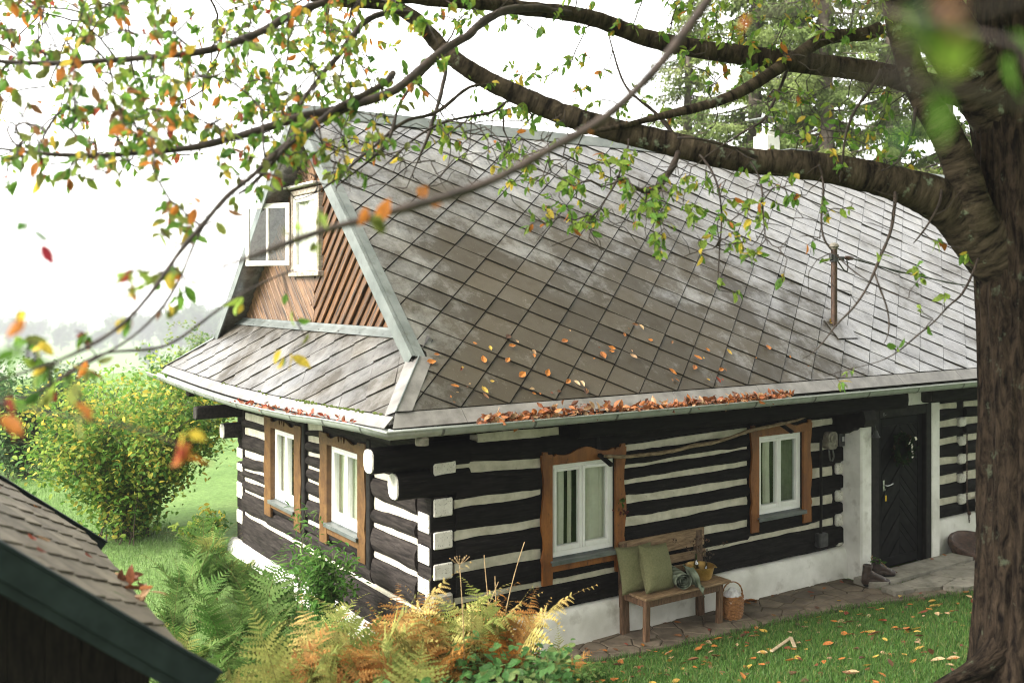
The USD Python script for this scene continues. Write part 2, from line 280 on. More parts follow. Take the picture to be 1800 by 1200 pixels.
# bark: furrowed trunk with lichen, and banded cherry limbs
def bark(name, stretch, c1, c2, lich, bd, lo=.36, hi=.66, sc=1., k=.7, di=.5):
    """primvar col holds metres along the limb and round it"""
    n = {'a': ('attribute', dict(attribute='col')), 'g': ('geometry', {}), 'm': ('mapping', dict(scale=stretch)), 'n': ('noise_texture', dict(scale=sc, detail=9., roughness=.72, distortion=di)), 'r': ('rgb_ramp', dict(ramp=[(lo, c1), (hi, c2)])),
         'l': ('noise_texture', dict(scale=6.5, detail=7., roughness=.7)), 'lr': ('rgb_ramp', dict(ramp=[(.60, (0, 0, 0)), (.68, (k, k, k))])), 'mx': ('mix_color', dict(b=lich)),
         'b': ('bump', dict(strength=1., distance=bd)), 'p': ('principled_bsdf', dict(roughness=.85, specular_ior_level=.08))}
    l = [('a.vector', 'm.vector'), ('m.vector', 'n.vector'), ('n.fac', 'r.fac'), ('g.position', 'l.vector'), ('l.fac', 'lr.fac'), ('lr.color', 'mx.fac'), ('r.color', 'mx.a'), ('mx.result', 'p.base_color'), ('n.fac', 'b.height'), ('b.normal', 'p.normal')]
    M[name] = usdkit.material(stage, f'/World/Looks/{name}', n, l, surface='p.BSDF')
bark('bark_trunk', (6., 26., 26.), (.003, .002, .0014), (.062, .043, .028), (.10, .115, .075), .06, .38, .70)
bark('bark_limb', (19., 5., 5.), (.005, .0036, .0024), (.10, .075, .049), (.15, .175, .12), .022, .38, .74, di=.35, k=.95)
mat('bark_twig', (.012, .008, .006), (.045, .03, .022), 20, .7, .3, .004, spec=.35)
mat('bark_far', (.05, .04, .03), (.12, .10, .08), 6, .9, spec=.1)
# ground sheet: lawn greens, straw and bare patches
M['ground'] = usdkit.material(stage, '/World/Looks/ground', {'g': ('geometry', {}), 'n': ('noise_texture', dict(scale=.7, detail=8., roughness=.6)), 'r': ('rgb_ramp', dict(ramp=[(.35, (.075, .135, .036)), (.6, (.12, .19, .06)), (.75, (.17, .215, .09))])),
    'n2': ('noise_texture', dict(scale=14., detail=6., roughness=.7)), 'r2': ('rgb_ramp', dict(ramp=[(.3, (.55, .55, .5)), (.7, (1.25, 1.25, 1.15))])), 'mu': ('mix_color', dict(blend_type='multiply', fac=1.)), 'b': ('bump', dict(strength=.4, distance=.03)), 'nb': ('noise_texture', dict(scale=40., detail=5.)), 'p': ('principled_bsdf', dict(roughness=.9, specular_ior_level=.15))},
    [('g.position', 'n.vector'), ('g.position', 'n2.vector'), ('g.position', 'nb.vector'), ('n.fac', 'r.fac'), ('n2.fac', 'r2.fac'), ('r.color', 'mu.a'), ('r2.color', 'mu.b'), ('mu.result', 'p.base_color'), ('nb.fac', 'b.height'), ('b.normal', 'p.normal')], surface='p.BSDF')

# palettes (linear, real leaf colours)
GREEN, LIME, YEL, ORA, RED, DKG, BRN, OLV = (.10, .205, .03), (.22, .31, .05), (.50, .37, .05), (.44, .155, .03), (.27, .06, .035), (.05, .12, .022), (.20, .10, .045), (.16, .18, .045)
def pick(rng, pal, n):
    cols = np.array([c for c, w in pal]); w = np.array([w for c, w in pal], float); w /= w.sum()
    return cols[rng.choice(len(cols), n, p=w)] * rng.uniform(.72, 1.25, (n, 1))
def leaf_shape(k=0):
    """unit leaf along +x, length 1; 11 vertices, 12 triangles: pointed oval, folded along its rib, tip curled"""
    t = np.array([0, .22, .5, .78]); w = np.array([.02, .20, .25, .15])
    cur = -.10 * t ** 2 * (1 + k); v = []
    for a, b, c in zip(t, w, cur): v += [(a, b, c + b * .28), (a, 0, c), (a, -b, c + b * .28)]
    v.append((1.0, 0, -.16 * (1 + k)))
    f = []
    for i in range(3):
        o = 3 * i
        f += [(o, o + 1, o + 4), (o, o + 4, o + 3), (o + 1, o + 2, o + 5), (o + 1, o + 5, o + 4)]
    f += [(9, 10, 12), (10, 11, 12)]
    return np.array(v), np.array(f)
LV, LF = leaf_shape()
def leaves(mb, pos, tip, nrm, size, col, width=1., shape=None):
    V, F = shape or (LV, LF)
    pos, tip, nrm = map(lambda a: np.atleast_2d(np.asarray(a, float)), (pos, tip, nrm)); n = len(pos)
    tip = tip / (np.linalg.norm(tip, axis=1, keepdims=True) + 1e-9)
    y = np.cross(nrm, tip); y /= np.linalg.norm(y, axis=1, keepdims=True) + 1e-9; z = np.cross(tip, y)
    size = np.broadcast_to(size, (n,)); width = np.broadcast_to(width, (n,))
    v = pos[:, None] + size[:, None, None] * (V[None, :, 0, None] * tip[:, None] + V[None, :, 1, None] * width[:, None, None] * y[:, None] + V[None, :, 2, None] * z[:, None])
    f = F[None] + (np.arange(n) * len(V))[:, None, None]
    c = np.repeat(np.broadcast_to(col, (n, 3)), len(V), 0)
    return mb.add(v.reshape(-1, 3), f.reshape(-1, 3), c)
# ================================================================== ground
_ex = [-9, -.5, 1.3, 1.83, 2.5, 3.66, 4.9, 5.64, 6.5, 9, 14, 40]; _ey = [-.9, -.35, -.44, -.55, -.62, -.69, -.83, -1.02, -1.27, -1.7, -2.4, -5]
def sstep(t): t = np.clip(t, 0, 1); return t * t * (3 - 2 * t)
def gz(x, y):
    x, y = np.asarray(x, float), np.asarray(y, float)
    d = np.maximum(0, np.interp(x, _ex, _ey) - .03 - y)
    z = .22 * d * d / (d + .35)
    z = np.where(d > 8, .22 * 8 * 8 / 8.35 + .05 * (d - 8), z)
    left = sstep((-x - .2) / 3.) * sstep((y + 2.) / 3.)
    z = z - .16 * left
    r = np.hypot(x, y - 5)
    z = z + .34 * sstep((.5 - x) / 1.2) * sstep((-.55 - y) / 1.3) * sstep((x + 3.2) / 1.2)
    z = z - .1 * np.clip(np.sqrt(np.maximum(r - 24, 0) ** 2 + 64) - 8, 0, 415) * sstep((-x + y * .5 + 4) / 30.) + 2.2 * sstep((x - 12) / 60.) * sstep((y) / 40.)
    z = z + .02 * nz(np.stack([x, y, 0 * x], -1), .9, 3) * sstep((np.abs(y + .3) - .5)) + .25 * nz(np.stack([x, y, 0 * x], -1), .06, 5) * sstep((r - 14) / 20)
    return z - .012
_gx = np.unique(np.concatenate([np.linspace(-9, 12, 190), -9 - np.geomspace(.3, 1500, 55), 12 + np.geomspace(.3, 1500, 50)]))
_gy = np.unique(np.concatenate([np.linspace(-9.5, 8, 160), -9.5 - np.geomspace(.3, 300, 25), 8 + np.geomspace(.3, 1500, 60)]))
GX, GY = np.meshgrid(_gx, _gy, indexing='ij')
mb = MB(); mb.grid(np.stack([GX, GY, gz(GX, GY)], -1)); obj('ground', mb, 'ground', smooth=True, kind='structure')

# dark leaf mould of the planted bed in front of the corner
BX, BY = np.meshgrid(np.linspace(-3.0, .75, 60), np.linspace(-4.8, -.42, 60), indexing='ij'); BYc = np.minimum(BY, np.interp(BX, _ex, _ey) - .02)
mb = MB(); mb.grid(np.stack([BX, BYc, gz(BX, BYc) + .02 + .015 * nz(np.stack([BX, BYc, 0 * BX], -1), 3, 4)], -1)); obj('bed_soil', mb, 'soil', smooth=True, kind='structure')
# paved path along the front
path_poly = Polygon([(.45, -.02)] + [(5.66, -.02), (5.7, -.26), (7.7, -.26)] + [(x, np.interp(x, _ex, _ey) - .02) for x in (8.6, 7.6, 6.5, 5.64, 4.9, 3.66, 2.5, 1.83, 1.3, .9, .6)])
mb = MB(); m = trimesh.creation.extrude_polygon(path_poly.buffer(.03), .02, engine='earcut'); m.apply_translation((0, 0, -.022)); mb.mesh(m)
paving = obj('paved_path', mb, 'soil', kind='structure')
rng = np.random.default_rng(11)
pts = []
for r_, y in enumerate(np.arange(-2., .2, .175)):
    x = .3 + (r_ % 2) * .16
    while x < 8.7:
        w = rng.uniform(.2, .42); pts.append((x + w / 2 + rng.normal(0, .025), y + rng.normal(0, .035) + .01)); x += w
for cell in voronoi_diagram(MultiPoint(pts), envelope=sbox(0, -2.5, 9, .5)).geoms:
    c = cell.intersection(path_poly).buffer(-.0045, join_style=2)
    if c.is_empty or c.area < .004: continue
    c = max(getattr(c, 'geoms', [c]), key=lambda g: g.area)
    if c.intersects(sbox(5.55, -.64, 7.75, -.2)) and c.intersection(sbox(5.55, -.64, 7.75, -.2)).area > .3 * c.area: continue
    o = np.array(c.exterior.coords)[:-1]; n = len(o); h = .006 + rng.uniform(-.004, .006); cen = o.mean(0)
    i = cen + (o - cen) * (1 - .014 / np.maximum(np.linalg.norm(o - cen, axis=1, keepdims=True), .03)); tl = rng.normal(0, .02, 2)
    hz = lambda q, b: h - b + (q - cen) @ tl
    v = np.vstack([np.c_[o, np.full(n, -.02)], np.c_[o, hz(o, .007)], np.c_[i, hz(i, 0)]])
    k = np.arange(n); k1 = (k + 1) % n
    f = np.vstack([np.stack([k, k1, k1 + n], 1), np.stack([k, k1 + n, k + n], 1), np.stack([k + n, k1 + n, k1 + 2 * n], 1), np.stack([k + n, k1 + 2 * n, k + 2 * n], 1), np.stack([np.full(n - 2, 2 * n), k[1:-1] + 2 * n, k[2:] + 2 * n], 1)])
    obj('paving_stone', MB().add(v, f), 'paver', paving)
# rough flagstones before the door
for k, q in enumerate([[(5.95, -.72), (6.5, -.68), (6.62, -.92), (6.2, -1.02), (5.9, -.9)], [(6.55, -.68), (7.3, -.62), (7.5, -.85), (7.0, -1.0), (6.68, -.94)], [(6.25, -1.06), (6.66, -.97), (6.95, -1.04), (6.8, -1.25), (6.35, -1.2)], [(7.4, -.64), (8.2, -.62), (8.25, -.9), (7.6, -.95)], [(5.62, -.68), (5.9, -.70), (5.86, -.9), (5.6, -.86)]]):
    mb = MB(); P = Polygon(q).buffer(.04).buffer(-.02); m = trimesh.creation.extrude_polygon(P, .05, engine='earcut'); m = m.subdivide().subdivide(); v = m.vertices.copy()
    v[:, 2] += np.where(v[:, 2] > .02, .012 * nz(v, 6, k) + .004 * k % .012, -.03); mb.add(v, m.faces); obj('flagstone', mb, 'flag', paving)

# ================================================================== the log cottage
house = thing('log_cottage', 'old black log cottage with white chinking, grey slate roof and white plinth', 'house')
Fm = lambda u, n, z: np.stack([u + 0 * z, -n + 0 * u + 0 * z, z + 0 * u], -1)      # front wall: u = X, n = outwards
Gm = lambda u, n, z: np.stack([-n + 0 * u + 0 * z, u + 0 * z, z + 0 * u], -1)      # gable wall: u = Y
def oriented(v, f):
    c = v.mean(0); a, b, d = v[f[:, 0]] - c, v[f[:, 1]] - c, v[f[:, 2]] - c
    return f[:, ::-1] if np.einsum('ij,ij->i', a, np.cross(b, d)).sum() < 0 else f
_seed = [0]
def beam(mp, u0, u1, zl, zh, prof, seed, step=.10, wz=.011, wn=.009):
    """hewn timber: a profile of (n, t) swept along u with uneven edges"""
    n = max(3, int(abs(u1 - u0) / step) + 1); us = np.linspace(u0, u1, n); s = np.linspace(0, 1, n)
    zl, zh = (np.interp(s, np.linspace(0, 1, len(np.atleast_1d(a))), np.atleast_1d(a)) for a in (zl, zh))
    zl = zl + wz * nz(np.stack([us * 2.3, 0 * us + 3, 0 * us], -1), 1, seed) + .5 * wz * nz(np.stack([us * 9, 0 * us, 0 * us], -1), 1, seed); zh = zh + wz * nz(np.stack([us * 2.3, 0 * us, 0 * us + 7], -1), 1, seed + 1) + .5 * wz * nz(np.stack([us * 9, 0 * us + 4, 0 * us], -1), 1, seed)
    pn, pt = np.array(prof).T; U = np.repeat(us[:, None], len(pn), 1); Z = zl[:, None] + (zh - zl)[:, None] * pt; N = pn[None] + 0 * U
    N = N + np.where(pn > -.1, wn, 0)[None] * nz(np.stack([U * 3.1, Z * 12, 0 * U], -1), 1, seed + 2)
    V = mp(U, N, Z); k = len(pn); v = V.reshape(-1, 3)
    i, j = np.meshgrid(np.arange(n - 1), np.arange(k), indexing='ij')
    q = np.stack([i * k + j, i * k + (j + 1) % k, (i + 1) * k + (j + 1) % k, (i + 1) * k + j], -1).reshape(-1, 4)
    f = np.vstack([q[:, [0, 1, 2]], q[:, [0, 2, 3]]]); c = np.arange(1, k - 1)
    f = np.vstack([f, np.stack([0 * c, c + 1, c], 1), np.stack([0 * c, c, c + 1], 1) + (n - 1) * k])
    return v, oriented(v, f)
LOGP = [(-.17, .0), (-.035, 0), (.004, .10), (.026, .28), (.034, .5), (.028, .72), (.006, .91), (-.035, 1), (-.17, 1)]
MORP = [(-.15, 0), (-.012, 0), (-.006, .5), (-.012, 1), (-.15, 1)]
def log(mp, u0, u1, zl, zh, m, prof=LOGP, **k):
    _seed[0] += 3; return obj('log', MB().add(*beam(mp, u0, u1, zl, zh, prof, _seed[0], **k)), m, house, smooth=38)
def mortar(mp, u0, u1, zl, zh):
    _seed[0] += 3; a, b = np.atleast_1d(zl) - .016, np.atleast_1d(zh) + .016
    return obj('chinking', MB().add(*beam(mp, u0, u1, a, b, MORP, _seed[0], wz=.004, wn=.005)), 'mortar', house, smooth=38)
def wall(mp, u0, u1, strips, bot, top, m):
    """strips of (z low, z high) at u0 and at u1, from the bottom up; logs fill what is between"""
    lo = (bot, bot)
    for s in strips + [None]:
        hi = (s[0], s[2]) if s else (top, top)
        if min(hi[0] - lo[0], hi[1] - lo[1]) > .03: log(mp, u0, u1, [lo[0], lo[1]], [hi[0], hi[1]], m)
        if s: mortar(mp, u0, u1, [s[0], s[2]], [s[1], s[3]]); lo = (s[1], s[3])
lf, lg = 'log_front', 'log_gable'
# front wall
log(Fm, .25, 5.6, .355, [.628, .622, .634, .66, .66], lf, step=.2); mortar(Fm, .25, 5.6, [.628, .622, .634, .66, .655], [.655, .651, .659, .693, .717])
wall(Fm, .25, 1.22, [(.913, .981, .904, .976), (1.212, 1.275, 1.207, 1.268), (1.498, 1.561, 1.516, 1.566), (1.829, 1.902, 1.782, 1.859)], .66, 2.085, lf)
mortar(Fm, .5, 1.44, [2.098, 2.077], [2.146, 2.139]); log(Fm, .25, 2.3, 2.15, 2.4, lf)
log(Fm, 1.22, 2.24, .657, .862, lf); log(Fm, 1.22, 2.24, 1.81, 2.085, lf); log(Fm, 1.45, 2.3, 2.05, 2.16, lf)
wall(Fm, 2.24, 4.1, [(.835, .885, .83, .891), (1.069, 1.139, 1.078, 1.149), (1.301, 1.372, 1.303, 1.361), (1.491, 1.530, 1.516, 1.567), (1.666, 1.684, 1.707, 1.726), (1.832, 1.885, 1.876, 1.927)], .657, 2.4, lf)
log(Fm, 4.1, 5.15, .69, .915, lf); log(Fm, 4.1, 5.15, 1.84, 2.4, lf)
wall(Fm, 5.15, 5.585, [(.928, 1.016, .925, 1.008), (1.261, 1.349, 1.271, 1.347), (1.586, 1.661, 1.579, 1.647), (1.865, 1.932, 1.883, 1.924)], .715, 2.4, lf)
for z0, z1 in ((.37, .6), (.775, .90), (1.065, 1.235), (1.40, 1.58), (1.65, 1.87), (1.9, 2.4)): log(Fm, 5.585, 5.80, z0, z1, lf, prof=[(-.17, 0), (-.012, 0), (.006, .1), (.006, .9), (-.012, 1), (-.17, 1)])
for z0, z1 in ((1.25, 1.385), (.915, 1.05), (.615, .76), (.372, .43)): obj('log_end', MB().box((5.66, -.016, z0), (5.775, .1, z1), .02), 'end_paint', house)
obj('wall_gap_board', MB().box((5.57, .03, .36), (5.80, .12, 2.3)), 'black_wood', house)
# front wall beyond the door
for k, (z0, z1) in enumerate(zip((.43, .69, 1.0, 1.232, 1.505, 1.742, 1.956), (.62, .905, 1.165, 1.43, 1.66, 1.905, 2.4))):
    log(Fm, 7.36, 8.2, z0, z1, lf); log(Fm, 8.37, 13.8, z0, z1, lf, step=.4)
for z0, z1 in ((.62, .69), (.905, 1.0), (1.165, 1.232), (1.43, 1.505), (1.66, 1.742), (1.905, 1.956)): mortar(Fm, 7.36, 8.2, z0, z1); mortar(Fm, 8.37, 13.8, z0, z1)
for z0, z1 in ((.58, .71), (.875, .99), (1.13, 1.262), (1.38, 1.50), (1.64, 1.762)): obj('log_end', MB().box((8.21, -.05, z0), (8.36, .12, z1), .025), 'end_paint', house)
log(Fm, 8.19, 8.38, .43, 2.3, lf, prof=[(-.17, 0), (-.02, 0), (-.02, 1), (-.17, 1)])
# gable wall
log(Gm, .25, 5.05, .17, [.54, .521, .525, .528, .540], lg, step=.2); log(Gm, .25, 5.05, .15, .34, lg, prof=[(-.17, 0), (-.0, 0), (.03, .1), (.034, .6), (.012, .97), (-.17, 1)])
mortar(Gm, .25, 5.05, [.503, .528, .521, .53, .54], [.525, .55, .547, .555, .571])
wall(Gm, 4.16, 5.05, [(.853, .875, .847, .862), (1.017, 1.038, .995, 1.025), (1.159, 1.188, 1.123, 1.146), (1.33, 1.401, 1.302, 1.377), (1.622, 1.707, 1.609, 1.684), (1.807, 1.878, 1.793, 1.867)], .56, 2.4, lg)
wall(Gm, 2.42, 2.92, [(.842, .874, .839, .871), (1.138, 1.17, 1.119, 1.164), (1.322, 1.341, 1.324, 1.344), (1.473, 1.499, 1.468, 1.5), (1.638, 1.656, 1.617, 1.637), (1.802, 1.846, 1.782, 1.834), (1.945, 2.034, 1.905, 1.996)], .74, 2.4, lg)
log(Gm, 1.19, 4.16, [.55, .552, .56], [.75, .745, .75], lg)
log(Gm, 2.92, 4.16, .74, .93, lg); log(Gm, 2.92, 4.16, 1.815, 2.4, lg); log(Gm, 1.19, 2.42, .74, .98, lg); log(Gm, 1.19, 2.42, 1.83, 2.4, lg)
wall(Gm, .25, 1.19, [(.854, .88, .844, .867), (1.153, 1.18, 1.135, 1.164), (1.351, 1.403, 1.321, 1.412), (1.667, 1.711, 1.64, 1.669)], .55, 2.4, lg)
# interlocking ends at the near corner: front logs show on the gable side, gable logs on the front side
TAIL = [(-.17, 0), (-.014, 0), (.006, .08), (.006, .92), (-.014, 1), (-.17, 1)]
for z0, z1 in ((.40, .585), (.73, .872), (1.005, 1.168), (1.292, 1.467)):
    log(Fm, -.004, .26, z0 - .015, z1 + .015, lf, prof=TAIL, wz=.004); obj('log_end', MB().box((-.022, .015, z0), (-.002, .22, z1), .016), 'end_paint', house)
for z0, z1 in ((.872, 1.02), (1.15, 1.31), (1.445, 1.61), (1.69, 1.965)):
    log(Gm, -.004, .26, z0 - .012, z1 + .012, lg, prof=TAIL, wz=.004); obj('log_end', MB().box((.015, -.024, z0), (.25 if z0 > 1.6 else .215, -.002, z1), .022), 'end_paint', house)
log(Gm, -.004, .26, .6, .72, lg, prof=TAIL, wz=.004); obj('corner_stone', MB().box((-.02, -.05, .585), (.21, .1, .745), .02), 'concrete', house)
# far gable corner
for z0, z1 in ((.395, .57), (.73, .94), (1.09, 1.19), (1.265, 1.395)):
    log(Gm, 5.04, 5.3, z0 - .015, z1 + .015, lg, prof=TAIL, wz=.004); obj('log_end', MB().box((-.022, 5.08, z0), (.0, 5.29, z1), .016), 'end_paint', house)
log(Gm, 5.04, 5.3, .15, .395, lg, prof=TAIL); log(Gm, 5.04, 5.3, .57, .73, lg, prof=TAIL); log(Gm, 5.04, 5.3, .94, 1.09, lg, prof=TAIL); log(Gm, 5.04, 5.3, 1.39, 2.4, lg, prof=TAIL)
def round_log(name, a, b, r, capmat, sq=.8, m='log_front', seed=0):
    """a projecting round-hewn log whose end is painted"""
    a, b = np.array(a, float), np.array(b, float); an = np.arange(14) * 2 * PI / 14
    e = np.sign(np.cos(an)) * np.abs(np.cos(an)) ** sq, np.sign(np.sin(an)) * np.abs(np.sin(an)) ** sq
    d = (b - a) / np.linalg.norm(b - a); y = np.cross([0, 0, 1.], d); y /= np.linalg.norm(y); V = []
    for t in np.linspace(0, 1, 7):
        q = a + (b - a) * t + r[0] * e[0][:, None] * y + r[1] * e[1][:, None] * np.array([0, 0, 1.]); q += .012 * nz(q, 5, seed)[:, None] * y; V.append(q)
    V = np.array(V); mb = MB().grid(V, closed=True); c = np.arange(1, 13); mb.add(V[-1], np.stack([0 * c, c, c + 1], 1)); mb.add(V[0], np.stack([0 * c, c + 1, c], 1))
    p = obj(name, mb, m, house, smooth=45)
    q = V[0]; cen = q.mean(0); o = [cen + (q - cen) * .93 - d * .001, cen + (q - cen) * .90 - d * .014]
    mb = MB().grid(np.array(o), closed=True); mb.add(o[1], np.stack([0 * c, c + 1, c], 1)); obj('log_end', mb, capmat, house)
round_log('projecting_log', (-.58, .07, 2.0), (.4, .07, 2.0), (.105, .115), 'end_paint', .7, seed=3)
round_log('projecting_log', (-.345, .06, 1.755), (.4, .06, 1.745), (.1, .125), 'end_paint', .7, seed=5)
round_log('projecting_log', (-.24, 5.2, 1.64), (.3, 5.2, 1.64), (.085, .10), 'end_paint', .6, m=lg, seed=6)
round_log('projecting_log', (-.59, 5.2, 1.9), (.3, 5.2, 1.9), (.085, .085), 'end_dark', .45, m=lg, seed=7)
round_log('projecting_log', (-.5, 5.85, 2.12), (.3, 5.85, 2.12), (.07, .07), 'end_dark', .5, m=lg, seed=8)
# wall plate beams under the front eave, with the bracket by the door
round_log('eave_beam', (6.53, -.30, 2.145), (1.5, -.16, 2.17), (.10, .115), 'end_dark', .6, seed=9)
round_log('eave_beam', (7.0, -.32, 2.2), (13.6, -.32, 2.2), (.10, .13), 'end_dark', .5, seed=10)
mb = MB(); mb.prism([(0, 2.06), (0, 1.76), (.10, 1.76), (.17, 1.80), (.22, 1.81), (.27, 1.86), (.40, 1.87), (.43, 1.95), (.40, 2.06)], frame((0, -1, 0), (0, 0, 1), (5.86, 0, 0)), .22); obj('eave_bracket', mb, 'black_wood', house)
# plinth
def plinth(mp, u0, u1, z0, z1, out, end=.0):
    prof = [(-.2, 0), (out + .03, 0), (out, .5), (out - .005, .86), (out - .035, .97), (out - .07, 1), (-.2, 1)]
    obj('plinth', MB().add(*beam(mp, u0, u1, z0, z1, prof, 77, step=.2, wz=.006, wn=.01)), 'plaster', house, smooth=35)
plinth(Fm, -.02, 5.86, -.3, .357, .075); plinth(Gm, -.06, 5.36, -.5, .175, .13); plinth(Fm, 7.36, 13.8, -.25, .437, .08)
obj('plinth_block', MB().box((8.6, -.2, .43), (8.85, 0, .66), .02), 'plaster', house)

# ------------------------------------------------------------------ windows
def wavy(u_in, u_out, z0, z1, n=26, amp=.016, top=0.):
    z = np.linspace(z0, z1, n); s = (z - z0) / (z1 - z0); sg = np.sign(u_out - u_in)
    w = amp * np.cos(s * 4 * PI) * (s > .22) + amp * .9 * (np.abs(s - .22) < .03)
    return [(u_in, z0), ] + [(u_out + sg * b, a) for a, b in zip(z, w)] + [(u_in, z1 + top)]
def window(mp, e1, n, u0, u1, z0, z1, l_out, r_out, zb, zt, rec=.0, curtains=((.0, .3), (.55, 1.)), dark_back=False, topmat='trim', cut=False, net=None):
    """white two-leaf window in carved trim boards; l_out / r_out: outer edges of the side boards, zb their feet, zt the top"""
    dk = u1 + .0; side = np.sign(r_out - u1); dko = r_out
    if u0 > u1: u0, u1, l_out, r_out = u1, u0, r_out, l_out; curtains = tuple((1 - d_, 1 - c_) for c_, d_ in curtains)
    fr = .042; D = lambda mb, a, b, c, d, n0, n1, bev=.004: mb.box(*np.sort(np.stack([mp(np.array(a), np.array(n0), np.array(c)), mp(np.array(b), np.array(n1), np.array(d))]), 0), bev)
    mb = MB(); n0, n1 = -rec - .07, -rec
    for a, b, c, d in ((u0, u0 + fr, z0, z1), (u1 - fr, u1, z0, z1), (u0 + fr, u1 - fr, z1 - fr, z1), (u0 + fr, u1 - fr, z0, z0 + fr * 1.5)): D(mb, a, b, c, d, n0, n1)
    w = obj('window', mb, 'white_paint', house)
    um = (u0 + u1) / 2; st = .036
    for a, b in ((u0 + fr, um), (um, u1 - fr)):
        mb = MB(); c, d = z0 + fr * 1.5, z1 - fr; m0, m1 = -rec - .055, -rec + .006; a, b = a + .002, b - .002
        for q in ((a, a + st, c, d), (b - st, b, c, d), (a + st, b - st, d - st, d), (a + st, b - st, c, c + st * 1.4)): D(mb, *q, m0, m1, .006)
        obj('sash', mb, 'white_paint', w)
        mb = MB(); D(mb, a + st * .8, b - st * .8, c + st, d - st * .8, -rec - .03, -rec - .026, 0); obj('pane', mb, 'pane', w)
    for a, b in curtains + ((net,) if net else ()):
        uu = np.linspace(lerp(u0, u1, a), lerp(u0, u1, b), 40); zz = np.linspace(z0 + .03, z1 - .02, 6); U, Z = np.meshgrid(uu, zz)
        N = -rec - .085 - .014 * np.sin(U * 95 + np.sin(U * 31) * 2) * (1.1 - .25 * (Z - z0) / (z1 - z0)) + .006 * nz(np.stack([U * 8, Z * 2, 0 * U], -1), 1, 5)
        obj('curtain', MB().grid(mp(U, N, Z)), 'net_curtain' if (a, b) == net else 'curtain', w, smooth=True)
    mb = MB(); D(mb, u0 - .03, u1 + .03, z0 - .022, z0 - .006, -rec - .05, .085, .004); D(mb, u0 - .03, u1 + .03, z0 - .05, z0 - .0225, .072, .083, .002); D(mb, u0 - .02, u1 + .02, z0 - .03, z0 + .012, -rec - .03, -rec + .004, .002)
    obj('window_sill', mb, 'zinc', w)
    for a, b in ((u0, l_out), (u1, r_out)):
        s = np.sign(b - a); P = wavy(a + s * .002, b, zb, zt); Mx = frame(e1, (0, 0, 1), mp(np.array(0.), np.array(.025), np.array(0.)))
        if np.dot(Mx[:3, 2], n) < 0: Mx[:3, 3] += np.array(n) * .028
        obj('trim_board', MB().prism(P, Mx, .028), topmat, w)
    lo, hi = min(u0, u1), max(u0, u1)
    Mx = frame(e1, (0, 0, 1), mp(np.array(0.), np.array(.024), np.array(0.)))
    if np.dot(Mx[:3, 2], n) < 0: Mx[:3, 3] += np.array(n) * .025
    obj('trim_board', MB().prism([(lo + .002, zb + .12), (hi - .002, zb + .12), (hi - .002, z0 - .024), (lo + .002, z0 - .024)], Mx, .025), topmat, w)
    a, b = min(l_out, r_out), max(l_out, r_out); t = np.linspace(0, 1, 60)
    if cut: tz = zt + .005 - .045 * np.abs(np.sin(t * 2 * PI)) ** 4 - .055 * (np.abs((t * 100 % 6) - 3) < 1.1) * (np.abs(t - .5) < .1)
    else: tz = zt + .012 + .03 * np.cos((t - .5) * 4 * PI) * (np.abs(t - .5) < .36) - .03 * (np.abs(t - .5) > .36) + .05 * (np.abs(t - .5) > .44)
    Mx[:3, 3] += np.array(n) * .006
    obj('trim_board', MB().prism([(a + .01, z1 + .002), (b - .01, z1 + .002)] + [(lerp(b, a, s), z) for s, z in zip(t, tz)], Mx, .026), topmat, w)
    mb = MB()                                                     # reveal boards behind the trim
    for q in ((lo - .03, lo - .001), (hi + .001, hi + .03)): D(mb, *q, z0 - .03, z1 + .03, -.16, .024, 0)
    D(mb, lo, hi, z1 + .001, z1 + .03, -.16, .022, 0); obj('jamb', mb, topmat if cut else 'black_wood', w)
    if dark_back:
        mb = MB(); D(mb, min(dko, dko + side * .09), max(dko, dko + side * .09), zb - .04, zt + .06, .0, .045, .01); obj('backing_board', mb, 'black_wood', w)
    return w
win1 = window(Fm, (1, 0, 0), (0, -1, 0), 1.325, 2.12, .872, 1.795, 1.205, 2.245, .635, 1.9, rec=-.004, curtains=((.17, .30), (.34, .42), (.54, .98)))
win2 = window(Fm, (1, 0, 0), (0, -1, 0), 4.235, 4.99, .922, 1.832, 4.11, 5.13, .755, 1.935, rec=-.004, curtains=((.03, .20), (.28, .40)), net=(.54, .98))
gw1 = window(Gm, (0, 1, 0), (-1, 0, 0), 3.93, 3.17, .935, 1.815, 4.15, 2.97, .715, 1.93, rec=.004, curtains=((.06, .48), (.54, .92)), dark_back=True, topmat='trim_top', cut=True)
gw2 = window(Gm, (0, 1, 0), (-1, 0, 0), 2.22, 1.45, .985, 1.825, 2.42, 1.27, .74, 1.945, rec=.004, curtains=((.05, .48), (.54, .80)), dark_back=True, topmat='trim_top', cut=True)

# ------------------------------------------------------------------ entrance
obj('pier', MB().box((5.775, -.272, -.2), (5.982, .1, 2.3), .02), 'plaster', house); obj('pier', MB().box((7.2, -.272, -.2), (7.385, .1, 2.3), .015), 'plaster', house)
obj('lintel_wall', MB().box((5.985, -.262, 2.052), (7.197, .1, 2.42)), 'plaster', house)
mb = MB()
for a, b in (((5.985, -.27, .03), (6.125, -.14, 2.05)), ((7.085, -.27, .03), (7.197, -.14, 2.05)), ((6.126, -.27, 1.93), (7.084, -.14, 2.05))): mb.box(a, b, .006)
dframe = obj('door_frame', mb, 'black_wood', house)
door = obj('door', MB().box((6.13, -.205, .06), (7.08, -.17, 1.925), .004), 'door_wood', house)
mb = MB()
for a, b in (((6.14, -.222, .07), (6.235, -.2055, 1.915)), ((6.975, -.222, .07), (7.07, -.2055, 1.915)), ((6.236, -.222, 1.82), (6.974, -.2055, 1.915)), ((6.236, -.222, .07), (6.974, -.2055, .18))): mb.box(a, b, .004)
obj('door_rail', mb, 'door_wood', door)
